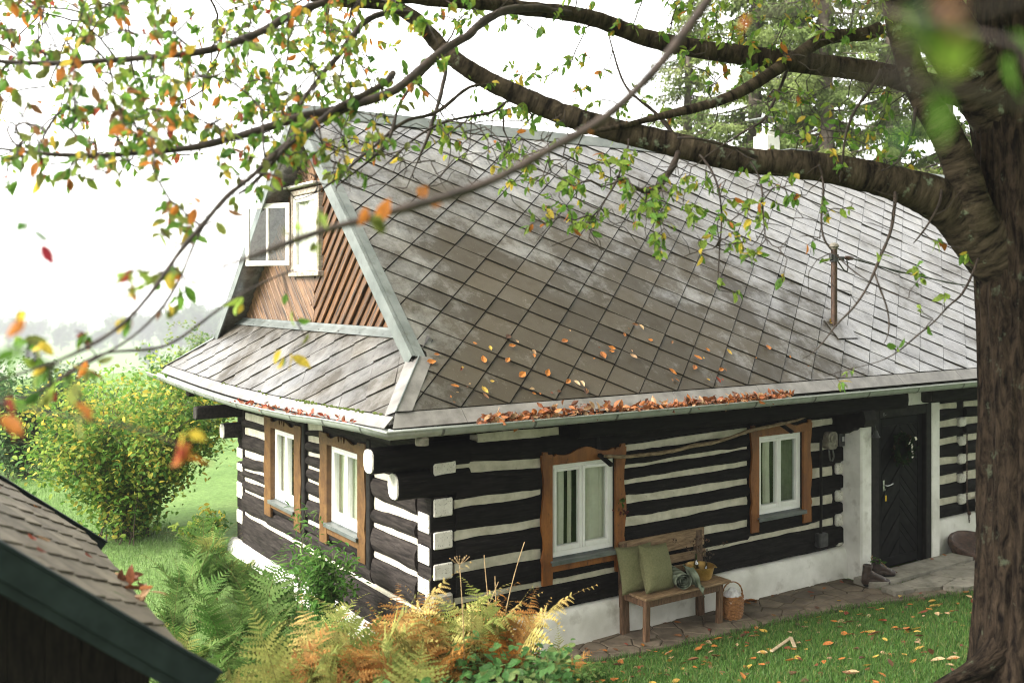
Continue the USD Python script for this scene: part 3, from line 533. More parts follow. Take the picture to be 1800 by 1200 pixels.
for half, (xa, xb, dx) in enumerate(((6.24, 6.603, -1), (6.607, 6.97, 1))):
    clip = sbox(xa, .185, xb, 1.815)
    for k in range(26):
        z = -.25 + k * .098; q = Polygon([(xa, z), (xb, z + dx * -(xb - xa) * 0 + (xb - xa)) if dx < 0 else (xb, z - (xb - xa) + .36), (xb, z + (xb - xa) + .09) if dx < 0 else (xb, z - (xb - xa) + .36 + .09), (xa, z + .09)])
        if dx > 0: q = Polygon([(xa, z + .363), (xb, z), (xb, z + .09), (xa, z + .453)])
        q = q.intersection(clip)
        if q.is_empty or q.area < .001: continue
        obj('door_board', MB().prism(list(q.exterior.coords)[:-1], frame((1, 0, 0), (0, 0, 1), (0, -.2055, 0)), .008 + .003 * (k % 3)), 'door_wood', door)
mb = MB().box((6.255, -.228, 1.02), (6.285, -.2225, 1.15), .003); mb.tube([(6.27, -.228, 1.09), (6.27, -.265, 1.09), (6.29, -.27, 1.087), (6.36, -.27, 1.095), (6.40, -.268, 1.105)], .007, 8)
obj('door_handle', mb, 'bright_metal', door, smooth=40)
mb = MB().tube([(6.27, -.228, 1.04), (6.27, -.25, 1.04)], .006, 6); obj('keyhole', mb, 'bright_metal', door)
obj('number_board', MB().box((6.38, -.285, 2.053), (6.53, -.263, 2.23), .004), 'black_wood', house)
_t = meshkit.text_mesh('57', .075, .002, True); _v = _t.vertices.copy(); obj('house_number', MB().add(np.c_[6.405 + _v[:, 0], -.2855 - _v[:, 2], 2.115 + _v[:, 1]], _t.faces), 'chalk', house)
obj('chalk_mark', MB().box((6.205, -.2722, 1.955), (6.215, -.2705, 1.995)).box((6.235, -.2722, 1.965), (6.26, -.2705, 1.97)), 'chalk', house)
# interior shell
obj('floor_boards', MB().box((.2, .18, .25), (13.7, 5.1, .3)), 'interior', house); obj('ceiling_boards', MB().box((.16, .16, 2.3), (13.7, 5.15, 2.34)), 'interior', house)
obj('back_wall', MB().box((.16, 5.12, -.3), (13.8, 5.3, 2.5)), 'log_front', house); obj('far_wall', MB().box((13.6, .1, -.3), (13.8, 5.12, 5.0)), 'plaster', house); obj('room_wall', MB().box((5.8, .16, .3), (5.95, 5.1, 2.29)), 'interior', house)

# ------------------------------------------------------------------ roof
NR = np.array([0, -.6873, .7265])
def RP(x, s, h=0.): x, s, h = np.broadcast_arrays(x, s, h); return np.stack([x, -.7 + .7265 * s, 2.35 + .6873 * s], -1) + h[..., None] * NR
NS = np.array([-.685, 0, .7286])
def SP(y, s, h=0.):
    y, s, h = np.broadcast_arrays(y, s, h); sag = .075 * np.sin(np.clip((y + .6) / 6.9, 0, 1) * PI) * np.clip(1 - s / .9, 0, 1)
    return np.stack([-.735 + .7286 * s, y, 2.412 + .685 * s - sag], -1) + h[..., None] * NS
def slab(surf, poly, h0, h1):
    P = np.array(poly, float); n = len(P); h0, h1 = np.broadcast_to(h0, (n,)), np.broadcast_to(h1, (n,))
    v = np.vstack([surf(P[:, 0], P[:, 1], h0), surf(P[:, 0], P[:, 1], h1)]); k = np.arange(n); k1 = (k + 1) % n; c = np.arange(1, n - 1)
    f = np.vstack([np.stack([0 * c, c + 1, c], 1), np.stack([0 * c, c, c + 1], 1) + n, np.stack([k, k1, k1 + n], 1), np.stack([k, k1 + n, k + n], 1)])
    return v, oriented(v, f)
XE = 14.4
main_poly = [(-.265, .735), (-.735, .091), (XE, .091), (XE, 4.612), (-.265, 4.612)]
roof = obj('roof', MB().add(*slab(RP, main_poly, -.055, -.002)), 'tile_joint', house)
def lattice(surf, region, a, b, o, ra, rb, mat_, parent, tname, limit, seed, rot=1):
    rng = np.random.default_rng(seed); a, b, o = map(np.array, (a, b, o)); cells = []
    for i in range(*ra):
        for j in range(*rb):
            p = o + i * a + j * b; q = Polygon([p, p + a, p + a + b, p + b]).intersection(region)
            if q.is_empty or q.geom_type != 'Polygon' or q.area < .0012: continue
            g = q.buffer(-.0045, join_style=2)
            if g.is_empty or g.geom_type != 'Polygon': continue
            cells.append((p, g))
    out = []
    for p, g in cells:
        P = np.array(g.exterior.coords)[:-1]; bot = p[1] + min(0, b[1], a[1], a[1] + b[1]); rel = np.clip((P[:, 1] - bot) / .388, 0, 1)
        h = .006 + .017 * (1 - rel) + rng.normal(0, .0016) + rng.normal(0, .004) * (rel - .5) + rng.normal(0, .002) * (P[:, 0] - P[:, 0].mean()) / .25; X, Y, D = see(surf(P[:, 0], P[:, 1]))
        area = .5 * abs(np.dot(X, np.roll(Y, 1)) - np.dot(Y, np.roll(X, 1))); vis = (X.min() < 1800) and (X.max() > 0) and (Y.max() > 0)
        out.append((area if vis else 0, slab(surf, P, h - .0075, h)))
    out.sort(key=lambda t: -t[0]); far = MB()
    for k, (_, g) in enumerate(out):
        if k < limit: obj(tname, MB().add(*g), mat_, parent)
        else: far.add(*g)
    if far.n: obj('far_' + tname + 's', far, mat_, parent, kind='stuff')
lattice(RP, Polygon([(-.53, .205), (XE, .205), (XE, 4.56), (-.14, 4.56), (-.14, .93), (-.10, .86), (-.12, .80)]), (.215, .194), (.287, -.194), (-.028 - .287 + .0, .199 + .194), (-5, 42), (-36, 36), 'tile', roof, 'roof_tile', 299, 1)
mb = MB(); _s = np.linspace(0, .99, 5)[:, None]; _y = lerp(np.interp(_s, [0, .68, .99], [-.634, -.12, .0]), np.interp(_s, [0, .66, .99], [6.29, 5.5, 5.38]), np.linspace(0, 1, 15)[None])
for h in (-.05, -.002): mb.grid(SP(_y, _s, h))
mb.grid(np.stack([SP(_y[0], 0., -.05), SP(_y[0], 0., -.002)], 1)); skirt = obj('skirt_roof', mb, 'tile_joint', house)
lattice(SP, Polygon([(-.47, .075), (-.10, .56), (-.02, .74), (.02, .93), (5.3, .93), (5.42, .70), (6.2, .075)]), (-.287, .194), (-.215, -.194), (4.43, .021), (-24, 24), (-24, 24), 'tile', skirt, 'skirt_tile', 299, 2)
# eave boards under the first course
for x0, x1 in zip((-.60, -.02, 1.2, 2.42, 3.62, 4.84, 6.05, 7.25, 8.5, 10.0), (-.025, 1.195, 2.415, 3.615, 4.835, 6.045, 7.245, 8.495, 9.995, XE)):
    obj('eave_board', MB().add(*slab(RP, [(x0 - (.13 if x0 < -.5 else 0), .045), (x1, .045), (x1, .20), (x0 - (.05 if x0 < -.5 else 0), .20)], -.001, [.004, .004, .009, .009])), 'tile_edge', roof)
for y0, y1 in zip((-.60, .75, 2.0, 3.25, 4.5), (.745, 1.995, 3.245, 4.495, 6.2)):
    yy = np.linspace(y0, y1, 6); mb = MB()
    mb.add(*slab(SP, [(y, -.05) for y in yy] + [(y, .07) for y in yy[::-1]], -.001, [.006] * 6 + [.011] * 6)); obj('eave_board', mb, 'tile_edge', skirt)
# metal hip caps, verge flashings, ridge
hb, ht = RP(-.735, .091), RP(-.18, .851)
def strip(pts_a, pts_b, th=.004):
    a, b = np.array(pts_a), np.array(pts_b); V = np.stack([a, b], 1); n = np.cross(V[-1, 0] - V[0, 0], V[0, 1] - V[0, 0]); n /= np.linalg.norm(n)
    if n[2] < 0: n = -n
    mb = MB().grid(V + n * th); mb.grid(V - n * th); return mb
mb = MB()
r0 = np.array([RP(-.655, .20, .026), RP(-.20, .80, .034)])
mb.grid(np.stack([r0, np.array([RP(-.50, .20, .022), RP(-.07, .775, .026)])], 1)); mb.grid(np.stack([r0, np.array([SP(-.47, .06, .020), SP(-.02, .66, .024)])], 1))
obj('hip_cap', mb, 'tile_edge', roof); obj('hip_seam', MB().tube(r0 + NR * .002, .008, 6), 'zinc', roof)
mb = MB(); n = 12; sr = np.linspace(.80, 4.60, n)
mb.grid(np.stack([RP(-.275, sr, .034), RP(-.245, sr, .034), RP(-.235, sr, .026), RP(-.135, sr, .022)], 1)); mb.grid(np.stack([RP(-.275, sr, .034), RP(-.28, sr, -.10)], 1)); mb.grid(np.stack([RP(-.28, sr, -.10), RP(-.262, sr, -.10)], 1))
obj('verge_flashing', mb, 'zinc', roof)
# rear slope, flared at its foot
def BP(x, y, h=0.):
    x, y, h = np.broadcast_arrays(x, y, h); z = np.where(y < 5.42, 5.52 - (y - 2.65) * .9603, 2.86 - (y - 5.42) * .5); return np.stack([x, y + h * .69, z + h * .72], -1)
ys = np.array([2.652, 4., 5.42, 6.29]); mb = MB()
for h in (-.05, 0): mb.grid(BP(np.array([[-.265], [XE]]), ys[None], h))
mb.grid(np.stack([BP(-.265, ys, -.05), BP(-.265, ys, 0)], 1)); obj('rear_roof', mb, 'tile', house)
mb = MB(); yb = np.linspace(2.66, 5.48, 8)
mb.grid(np.stack([BP(-.28, yb, -.1), BP(-.275, yb, .03), BP(-.15, yb, .025)], 1)); mb.grid(np.stack([BP(-.28, yb, -.1), BP(-.262, yb, -.1)], 1)); obj('verge_flashing', mb, 'zinc', roof)
mb = MB(); mb.grid(np.stack([BP(-.27, np.array([5.35, 5.42, 6.29]), .03), SP(np.array([5.3, 5.42, 6.29]), np.array([.75, .62, -.02]), .025)], 1)); obj('hip_cap', mb, 'zinc', roof)
mb = MB(); xr = np.linspace(-.27, XE, 14); mb.grid(np.stack([np.stack([xr, 0 * xr + 2.65 + a, 0 * xr + b], -1) for a, b in ((-.14, 5.42), (-.13, 5.435), (-.03, 5.565), (.03, 5.565), (.14, 5.42))], 1)); obj('ridge_cap', mb, 'zinc', roof)
# apron flashing at the head of the skirt roof
mb = MB(); yy = np.linspace(.13, 5.36, 14)
mb.grid(np.stack([SP(yy, .90, .03), SP(yy, 1.0, .022), np.stack([0 * yy - .012, yy, 0 * yy + 3.135], -1), np.stack([0 * yy + .012, yy, 0 * yy + 3.137], -1)], 1)); obj('apron_flashing', mb, 'zinc', skirt)
mb = MB()
for y in np.arange(.3, 5.3, .52): mb.lathe([(0, .004), (.009, .003), (.011, 0)], 8, SP(y, .93, .031))
obj('apron_screws', mb, 'dark_metal', skirt, kind='stuff')
# soffit boards under the eaves
mb = MB().box((-.62, -.58, 2.335), (XE, -.002, 2.35)); obj('soffit', mb, 'black_wood', roof)
mb = MB().box((-.64, -.0, 2.30), (-.002, 6.15, 2.315)); obj('soffit', mb, 'black_wood', skirt)
obj('eave_fascia', MB().box((-.70, -.60, 2.32), (XE, -.583, 2.41)), 'black_wood', roof); obj('eave_fascia', MB().box((-.72, -.6, 2.26), (-.70, 6.2, 2.34)), 'black_wood', skirt)
# gable boarding: herringbone of lapped boards round the attic window
def gable_half(side, seed):
    rng = np.random.default_rng(seed); yc = 2.74
    tri = Polygon([(.17, 3.10), (5.08, 3.10), (2.65, 5.42)])
    half = tri.intersection(sbox(-1, 2, yc - .004, 6) if side < 0 else sbox(yc + .004, 2, 7, 6)).difference(sbox(2.50, 3.68, 3.36, 4.62)); d = np.array([-side, -1.]) / 2 ** .5 * -1
    d = np.array([side, 1.]) / 2 ** .5; nrm = np.array([-side, 1.]) / 2 ** .5      # along the board (up and out), across it
    k = -8; off = 0.
    for k in range(-22, 34):
        w = .128; o = np.array([yc, 3.1]) + nrm * (k * w)
        q = Polygon([o - d * 4 + nrm * .004, o + d * 5 + nrm * .004, o + d * 5 + nrm * (w - .016), o - d * 4 + nrm * (w - .016)]).intersection(half)
        for g in getattr(q, 'geoms', [q]):
            if g.is_empty or g.geom_type != 'Polygon' or g.area < .002: continue
            P = np.array(g.exterior.coords)[:-1]; rel = ((P - o) @ nrm) / w; pr = rng.uniform(0, .012)
            surf = lambda y, z, h: np.stack([.045 - h + 0 * y, y, z], -1)
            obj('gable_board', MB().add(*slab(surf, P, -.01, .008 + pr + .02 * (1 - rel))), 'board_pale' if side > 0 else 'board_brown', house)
            # batten over the joint
            if g.area > .03:
                e0 = ((P - o) @ d).min() + .06; e1 = ((P - o) @ d).max() - .06
                if e1 > e0: obj('gable_batten', MB().bar((.02 - pr, *(o + d * e0)), (.02 - pr, *(o + d * e1)), .028, .022, up=(-1, 0, 0), bev=.004), 'board_pale' if side > 0 else 'board_brown', house)
gable_half(-1, 5); gable_half(1, 6)
obj('gable_sheathing', MB().add(*slab(lambda y, z, h: np.stack([h + 0 * y, y, z], -1), [(.05, 2.95), (5.2, 2.95), (2.65, 5.42)], .06, .09)), 'tile_joint', house)
# attic window with its outer leaf standing open
mb = MB()
for a, b in (((-.03, 3.27, 3.70), (.055, 3.33, 4.66)), ((-.03, 2.50, 3.70), (.055, 2.56, 4.66)), ((-.03, 2.56, 4.60), (.055, 3.27, 4.66)), ((-.05, 2.47, 3.66), (.055, 3.36, 3.715))): mb.box(a, b, .006)
aw = obj('attic_window', mb, 'weathered_sill', house)
mb = MB()
for a, b in (((-.02, 3.20, 3.72), (.01, 3.265, 4.59)), ((-.02, 2.565, 3.72), (.01, 2.63, 4.59)), ((-.02, 2.63, 4.52), (.01, 3.20, 4.59)), ((-.02, 2.63, 3.72), (.01, 3.20, 3.80))): mb.box(a, b, .005)
obj('sash', mb, 'old_white', aw); obj('pane', MB().box((-.006, 2.62, 3.79), (-.002, 3.21, 4.53)), 'pane', aw)
V = np.stack(np.meshgrid(np.linspace(2.62, 3.21, 30), np.linspace(3.75, 4.55, 4)), -1); obj('curtain', MB().grid(np.stack([.03 + .006 * np.sin(V[..., 0] * 60), V[..., 0], V[..., 1]], -1)), 'curtain', aw, smooth=True)
mb = MB(); A0 = np.array([-.05, 3.31, 0]); dv = np.array([-.55, .83, 0.]); dv /= np.linalg.norm(dv); L = .62
for a, b in ((0, .05), (.29, .325), (L - .05, L)): mb.bar(A0 + dv * (a + b) / 2 + [0, 0, 3.85], A0 + dv * (a + b) / 2 + [0, 0, 4.47], b - a, .03, up=np.cross([0, 0, 1.], dv), bev=.004)
for z in (3.82, 4.50): mb.bar(A0 + dv * 0 + [0, 0, z], A0 + dv * L + [0, 0, z], .03, .06, bev=.004)
ol = obj('open_sash', mb, 'old_white', aw)
mb = MB()
for a, b in ((.05, .29), (.325, L - .05)): mb.bar(A0 + dv * a + [0, 0, 4.16], A0 + dv * b + [0, 0, 4.16], .004, .62)
obj('pane', mb, 'pane', ol)
obj('drip_board', MB().box((-.09, 2.52, 4.69), (.02, 3.42, 4.715), .004), 'old_white', aw)
# gutters: one half-round run, mitred at the corner
def gutter_run():
    left = [(-.80, y, 2.375 - z) for y, z in ((6.62, .03), (5.6, .055), (4.63, .085), (3.7, .10), (2.88, .105), (2.0, .09), (1.24, .07), (.5, .03), (-.2, .004), (-.765, .0))]
    xs = np.linspace(-.80, XE, 16); right = [(x, -.765, 2.375 - .018 * math.sin((x + .8) / 15 * PI)) for x in xs[1:]]
    return np.array(left + right)
GP = gutter_run(); ang = np.linspace(0, PI, 11); mb = MB()
def gsec(r, lip=0):
    V = []
    for i, p in enumerate(GP):
        d0 = GP[max(i, 1)] - GP[max(i, 1) - 1]; d1 = GP[min(i + 1, len(GP) - 1)] - GP[min(i, len(GP) - 2)]; d0, d1 = d0 / np.linalg.norm(d0), d1 / np.linalg.norm(d1)
        o0, o1 = np.cross(d0, [0, 0, 1.]), np.cross(d1, [0, 0, 1.]); o = o0 + o1; o /= (o @ o0); V.append(o)
    return np.array(V)
O = -gsec(1); O = np.array([o if (o @ np.array([-1, -1, 0])) > 0 else -o for o in O])
for r in (.068, .0655):
    mb.grid(np.stack([GP + O * (r * math.cos(a)) - np.array([0, 0, r * math.sin(a)]) for a in ang], 1))
mb.tube(GP + O * .068 + np.array([0, 0, .004]), .0085, 6)
gut = obj('gutter', mb, 'gutter', house, smooth=40)
for k in range(24):
    if k < 9: y = 5.9 - k * .78; x = -.80; o = np.array([-1., 0, 0]); z = np.interp(y, GP[:10, 1][::-1], GP[:10, 2][::-1])
    else: x = -.35 + (k - 9) * .92; y = -.765; o = np.array([0, -1., 0]); z = np.interp(x, GP[9:, 0], GP[9:, 2])
    c = np.array([x, y, z]); a = np.linspace(-.1, PI + .1, 10); V = np.stack([c + o * (.0715 * math.cos(t)) - np.array([0, 0, .0715 * math.sin(t)]) for t in a]); s = np.cross(o, [0, 0, 1.]) * .013
    obj('gutter_bracket', MB().grid(np.stack([V - s, V + s], 1)), 'strap', gut)
mb = MB().lathe([(.05, 0), (.056, -.01), (.056, -.06), (.046, -.06), (.046, -.02)], 18, (-.5, -.74, 2.30)); obj('gutter_outlet', mb, 'box_paint', gut, smooth=40)
# moss along the skirt's first course
rng = np.random.default_rng(8); mb = MB()
for k in range(90):
    y = rng.choice([rng.uniform(-.4, 1.6), rng.uniform(.2, 5.)], p=[.7, .3]); c = SP(np.array(y), np.array(.075 + rng.normal(0, .006)), np.array(.01)); m = trimesh.creation.icosphere(1, rng.uniform(.006, .019)); mb.add(m.vertices * [1, 1.5, .7] + c, m.faces)
obj('moss', mb, 'moss', skirt, kind='stuff')
# ================================================================== things by the wall
# doorstep
rng = np.random.default_rng(21)
ds = thing('doorstep', 'worn pale concrete doorstep slab under the black front door', 'doorstep', (6.65, -.42, 0))
m = trimesh.creation.extrude_polygon(Polygon([(5.62, -.275), (7.62, -.275), (7.66, -.56), (7.5, -.60), (5.74, -.62), (5.6, -.58)]), .16, engine='earcut').subdivide().subdivide()
v = m.vertices.copy(); v[:, 2] -= .09; v += .006 * nz(v, 7, 3)[:, None]; obj('slab', MB().add(v, m.faces), 'concrete', ds, off=(6.65, -.42, 0))
# bench
BO = np.array([2.16, -.06, 0.]); bench = thing('garden_bench', 'old wooden bench with plank back standing against the log wall', 'bench', BO)
o = dict(off=BO)
for y0, y1 in ((-.47, -.285), (-.28, -.105)):
    obj('seat_plank', MB().box((2.16, y0, .425), (3.35, y1, .452), .006), 'bench_wood', bench, **o)
for z0, z1, x1 in ((.745, .935, 3.345), (.615, .705, 3.36), (.50, .585, 3.18)): obj('back_plank', MB().bar((2.15, -.085 + (z0 - .5) * .07, (z0 + z1) / 2), (x1, -.085 + (z0 - .5) * .07, (z0 + z1) / 2), .024, z1 - z0, bev=.006), 'bench_wood', bench, **o)
obj('rear_leg', MB().bar((2.20, -.10, 0), (2.20, -.055, .92), .10, .05, up=(0, 1, 0), bev=.006), 'bench_leg', bench, **o); obj('rear_leg', MB().bar((3.26, -.10, 0), (3.26, -.055, .92), .10, .05, up=(0, 1, 0), bev=.006), 'bench_leg', bench, **o)
for x in (2.22, 3.235): obj('front_leg', MB().bar((x, -.40, 0), (x, -.41, .425), .062, .05, up=(0, 1, 0), bev=.005), 'bench_leg', bench, **o)
for a, b in (((2.22, -.425, .385), (3.24, -.425, .385)), ((2.20, -.40, .385), (2.20, -.1, .385)), ((3.26, -.40, .385), (3.26, -.1, .385))): obj('apron', MB().bar(a, b, .022, .07, bev=.004), 'bench_leg', bench, **o)
# cushions
def cushion(label, c, size, rx, ry, rz_, seed):
    n = 26; u, w = np.meshgrid(np.linspace(-1, 1, n), np.linspace(-1, 1, n), indexing='ij')
    pr = np.clip((1 - np.abs(u) ** 2.6), 0, 1) ** .5 * np.clip((1 - np.abs(w) ** 2.6), 0, 1) ** .5
    pin = 1 - .085 * (1 - np.abs(w) ** 2) * np.abs(u) ** 2; pin2 = 1 - .085 * (1 - np.abs(u) ** 2) * np.abs(w) ** 2
    X, Y = u * size[0] / 2 * pin, w * size[1] / 2 * pin2; mb = MB(); p0 = np.stack([X, Y, 0 * X], -1)
    h = size[2] / 2 * pr * (1 + .22 * nz(p0, 7, seed)) + .006 * nz(p0, 24, seed) * pr
    for s in (1, -1): mb.grid(np.stack([X, Y, s * h - .02 * (Y / size[1]) ** 2], -1))
    R = trimesh.transformations.euler_matrix(rx, ry, rz_)
    p = thing('cushion', label, 'cushion', c); v, f = mb.arr(); v = v @ R[:3, :3].T; obj('cover', MB().add(v, f), 'olive_linen', p, smooth=True)
    e = np.concatenate([np.stack([X[0], Y[0], 0 * X[0]], -1), np.stack([X[:, -1], Y[:, -1], 0 * X[0]], -1)[1:], np.stack([X[-1], Y[-1], 0 * X[0]], -1)[::-1][1:], np.stack([X[:, 0], Y[:, 0], 0 * X[0]], -1)[::-1][1:]])
    obj('seam', MB().tube((e - [0, 0, 0]) @ R[:3, :3].T - [0, 0, 0], .0035, 5), 'olive_linen', p, smooth=True)
cushion('olive green linen cushion leaning in the left corner of the bench', (2.31, -.155, .665), (.45, .47, .17), math.radians(74), math.radians(0), math.radians(-4), 4)
cushion('olive green linen cushion in front of the other cushion, beside the rolled blanket', (2.48, -.265, .67), (.46, .48, .19), math.radians(72), math.radians(7), math.radians(10), 9)
# rolled blanket with a loose fringe end
RB = np.array([2.73, -.29, .452]); bl = thing('rolled_blanket', 'rolled green wool blanket with a loose end hanging over the bench seat', 'blanket', RB)
th = np.linspace(.6, 6.2 * PI, 110); rr = .018 + .0038 * th; rr = np.where(th > 5 * PI, rr, rr); sp = np.stack([rr * np.cos(th), rr * np.sin(th) + .1], -1)
L0 = np.linspace(-.19, .17, 12); a = math.radians(72); ax = np.array([math.cos(a), math.sin(a), 0.]); sx = np.array([-ax[1], ax[0], 0.])
V = np.array([[ax * (l + .012 * nz([t * 3, 0, 1.], 1, 2)) + sx * p[0] * (1 + .05 * nz([l * 9, t, 0], 1, 3)) + np.array([0, 0, 1.]) * p[1] for l in L0] for t, p in zip(th, sp)])
V[..., 2] = np.maximum(V[..., 2], .003); obj('roll', MB().grid(V), 'blanket', bl, smooth=True)
t = np.linspace(0, 1, 16); wv = np.linspace(0, 1, 12)
V = np.array([[np.array([.07 + .12 * s * (1 if s < .5 else 1) + .015 * math.sin(w * 14), -.02 - .25 * w * .55 - .12 * s + .02 * math.sin(w * 9 + s * 3), max(.006, .205 - .42 * s ** 1.4) + .008 * math.sin(w * 20)]) for w in wv] for s in t])
V2 = V.copy(); over = V2[..., 1] < -.205; V2[..., 2] = np.where(over, V2[..., 2] - (-.205 - V2[..., 1]) * 1.3, V2[..., 2]); V2[..., 1] = np.where(over, np.maximum(V2[..., 1], -.212), V2[..., 1]); obj('loose_end', MB().grid(V2), 'blanket', bl, smooth=True)
# brass basin with two bottles of dry twigs
BP0 = np.array([3.12, -.24, .452]); bs = thing('brass_basin', 'dull brass basin with flared rim standing on the bench seat', 'basin', BP0)
obj('bowl', MB().lathe([(0, .002), (.105, .002), (.118, .012), (.128, .05), (.140, .10), (.146, .128), (.158, .136), (.160, .142), (.152, .143), (.142, .130), (.135, .10), (.122, .05), (.112, .012), (0, .010)], 36), 'brass', bs, smooth=35)
for s in (-1, 1):
    q = np.array([(s * .150, -.03, .125), (s * .172, -.025, .118), (s * .178, 0, .112), (s * .172, .025, .118), (s * .150, .03, .125)]) @ rotz(-.5).T; obj('handle', MB().tube(q, .006, 6), 'brass', bs, smooth=True)
def bottle(c, h, r, label, seed, tw):
    b = thing('glass_bottle', label, 'bottle', c)
    obj('glass', MB().lathe([(0, 0), (r, 0), (r, h * .5), (r * .92, h * .58), (r * .45, h * .72), (r * .40, h * .95), (r * .5, h), (r * .36, h), (r * .34, h * .72), (r * .84, h * .56), (r * .9, .006), (0, .006)], 18), 'bottle', b, smooth=35)
    rng = np.random.default_rng(seed); p = thing('dry_flowers', label.replace('bottle', 'dried flower stems in the bottle').split(' standing')[0] + ' on the bench', 'dried flowers', c); mb = MB(); ml = MB()
    for k in range(tw):
        d = rng.normal(0, .09, 2); top = np.array([d[0], d[1], h + rng.uniform(.06, .15)]); q = np.array([[0, 0, .02], [d[0] * .1, d[1] * .1, h], top]); mb.tube(q, .0016, 4)
        n = 5; leaves(ml, top + rng.normal(0, .014, (n, 3)), rng.normal(0, 1, (n, 3)), rng.normal(0, 1, (n, 3)), .028, pick(rng, [((.10, .05, .03), 1), ((.06, .04, .025), 1)], n), 1.3)
    obj('stems', mb, 'woody', p, kind='stuff'); obj('flower_heads', ml, 'dry_leaf', p, kind='stuff')
bottle(BP0 + [-.03, .03, .012], .25, .030, 'tall clear glass bottle standing in the brass basin', 3, 9); bottle(BP0 + [.065, -.025, .012], .15, .026, 'short clear glass bottle standing in the brass basin', 4, 6)
# wicker basket with a white cloth
KO = np.array([3.47, -.37, 0.]); bk = thing('wicker_basket', 'small brown wicker basket with hoop handle on the paving beside the bench', 'basket', KO)
mb = MB(); NST = 20
for k in range(15):
    z = .008 + k * .0155; r = np.interp(z, [0, .05, .14, .23], [.082, .10, .108, .105]); a = np.linspace(0, 2 * PI, 81)
    w = .0045 * np.cos(a * NST / 2 + (k % 2) * PI); mb.tube(np.stack([(r + w) * np.cos(a) * 1.15, (r + w) * np.sin(a) * .9, z + 0 * a], -1), .0088, 5, caps=False)
obj('weave', mb, 'basket_wicker', bk, smooth=True)
mb = MB()
for k in range(NST):
    a = k * 2 * PI / NST; mb.tube([(r * math.cos(a) * 1.15, r * math.sin(a) * .9, z) for z, r in ((0, .082), (.05, .10), (.14, .108), (.24, .105))], .0045, 5)
obj('stakes', mb, 'basket_wicker', bk, smooth=True)
a = np.linspace(0, 2 * PI, 60); mb = MB()
for q in range(2): mb.tube(np.stack([.108 * np.cos(a) * 1.15, .108 * np.sin(a) * .9, .243 + .008 * np.sin(a * 24 + q * PI)], -1), .008, 5, caps=False)
obj('rim', mb, 'basket_wicker', bk, smooth=True); obj('base', MB().lathe([(0, .006), (.08, .006), (.08, .012), (0, .012)], 20), 'basket_wicker', bk)
a = np.linspace(0, PI, 24); mb = MB(); hd = np.array([.93, -.36, 0])
for q in range(2): mb.tube(np.stack([.115 * np.cos(a) * hd[0], .115 * np.cos(a) * hd[1] + .004 * q, .235 + .155 * np.sin(a) ** .8], -1) + .004 * np.stack([np.cos(a * 18 + q * PI), np.sin(a * 18 + q * PI), 0 * a], -1), .0065, 6)
obj('handle', mb, 'basket_wicker', bk, smooth=True)
clo = thing('white_cloth', 'crumpled white cloth spilling out of the wicker basket', 'cloth', KO + [0, .01, .24]); U, W = np.meshgrid(np.linspace(-1, 1, 36), np.linspace(-1, 1, 36), indexing='ij')
R_ = np.sqrt(U ** 2 + W ** 2); X, Y = U * .105, W * .085; Z = .075 * np.clip(1 - R_ ** 2 * .9, -.4, 1) + .022 * nz(np.stack([U, W, 0 * U], -1), 3.2, 2) + .008 * nz(np.stack([U, W, 0 * U], -1), 9, 3)
sp_ = np.clip((U - .55) / .45, 0, 1) * np.clip((W + .3), 0, 1); X = X + .06 * sp_; Z = Z - .22 * sp_ ** 1.2; obj('folds', MB().grid(np.stack([X, Y, Z], -1)), 'cloth_white', clo, smooth=True)
# boots by the door
from manifold3d import Manifold
def hull(ps):
    return Manifold.batch_hull([Manifold.sphere(r, 14).translate([float(a) for a in p]) for p, r in ps])
def boot(c, rz_, label, sc=1.):
    b = thing('boot', label, 'boot', c, rz_)
    parts = [hull([((-.09, 0, .05), .04), ((.0, 0, .055), .038), ((.10, 0, .045), .04), ((.15, 0, .035), .033)]), hull([((-.085, 0, .07), .042), ((-.07, 0, .16), .045), ((-.01, 0, .10), .036)]), hull([((-.07, 0, .15), .046), ((-.062, 0, .205), .05)]), hull([((-.03, 0, .12), .04), ((.09, 0, .06), .042)])]
    m = parts[0]
    for q in parts[1:]: m = m + q
    m = m - Manifold.cylinder(.2, .038, .042, 16).translate([-.065, 0, .18]); m = m.trim_by_plane([0, 0, -1.], -.222); mm = m.refine_to_length(.012).to_mesh(); t = trimesh.Trimesh(mm.vert_properties[:, :3], mm.tri_verts); trimesh.smoothing.filter_taubin(t, iterations=8)
    v = t.vertices.copy(); v += .004 * nz(v, 28, 4)[:, None]; obj('upper', MB().add(v * sc, t.faces), 'boot_leather', b, smooth=True)
    so = hull([((-.095, 0, .012), .012), ((.15, .02, .012), .012), ((.15, -.02, .012), .012), ((-.095, .02, .012), .012), ((-.095, -.02, .012), .012), ((.07, .036, .012), .012), ((.07, -.036, .012), .012), ((.175, 0, .014), .012)]); mm = so.to_mesh(); obj('sole', MB().add(mm.vert_properties[:, :3] * sc, mm.tri_verts), 'black_wood', b)
    mb = MB()
    for k in range(5): x = -.015 + k * .019; z = .165 - k * .018; mb.tube([(x, -.032, z), (x + .006, 0, z + .012), (x, .032, z)], .0035, 5)
    mb.tube([(-.115, 0, .205), (-.125, 0, .235), (-.112, 0, .245)], .006, 5); obj('laces', mb, 'dry_stem', b)
    return b
boot((5.69, -.50, .012), -.55, 'worn dark leather boot standing at the left end of the doorstep', 1.12); boot((5.93, -.44, .075), -.5, 'second dark leather boot behind, with a small green plant, on the doorstep', .95)
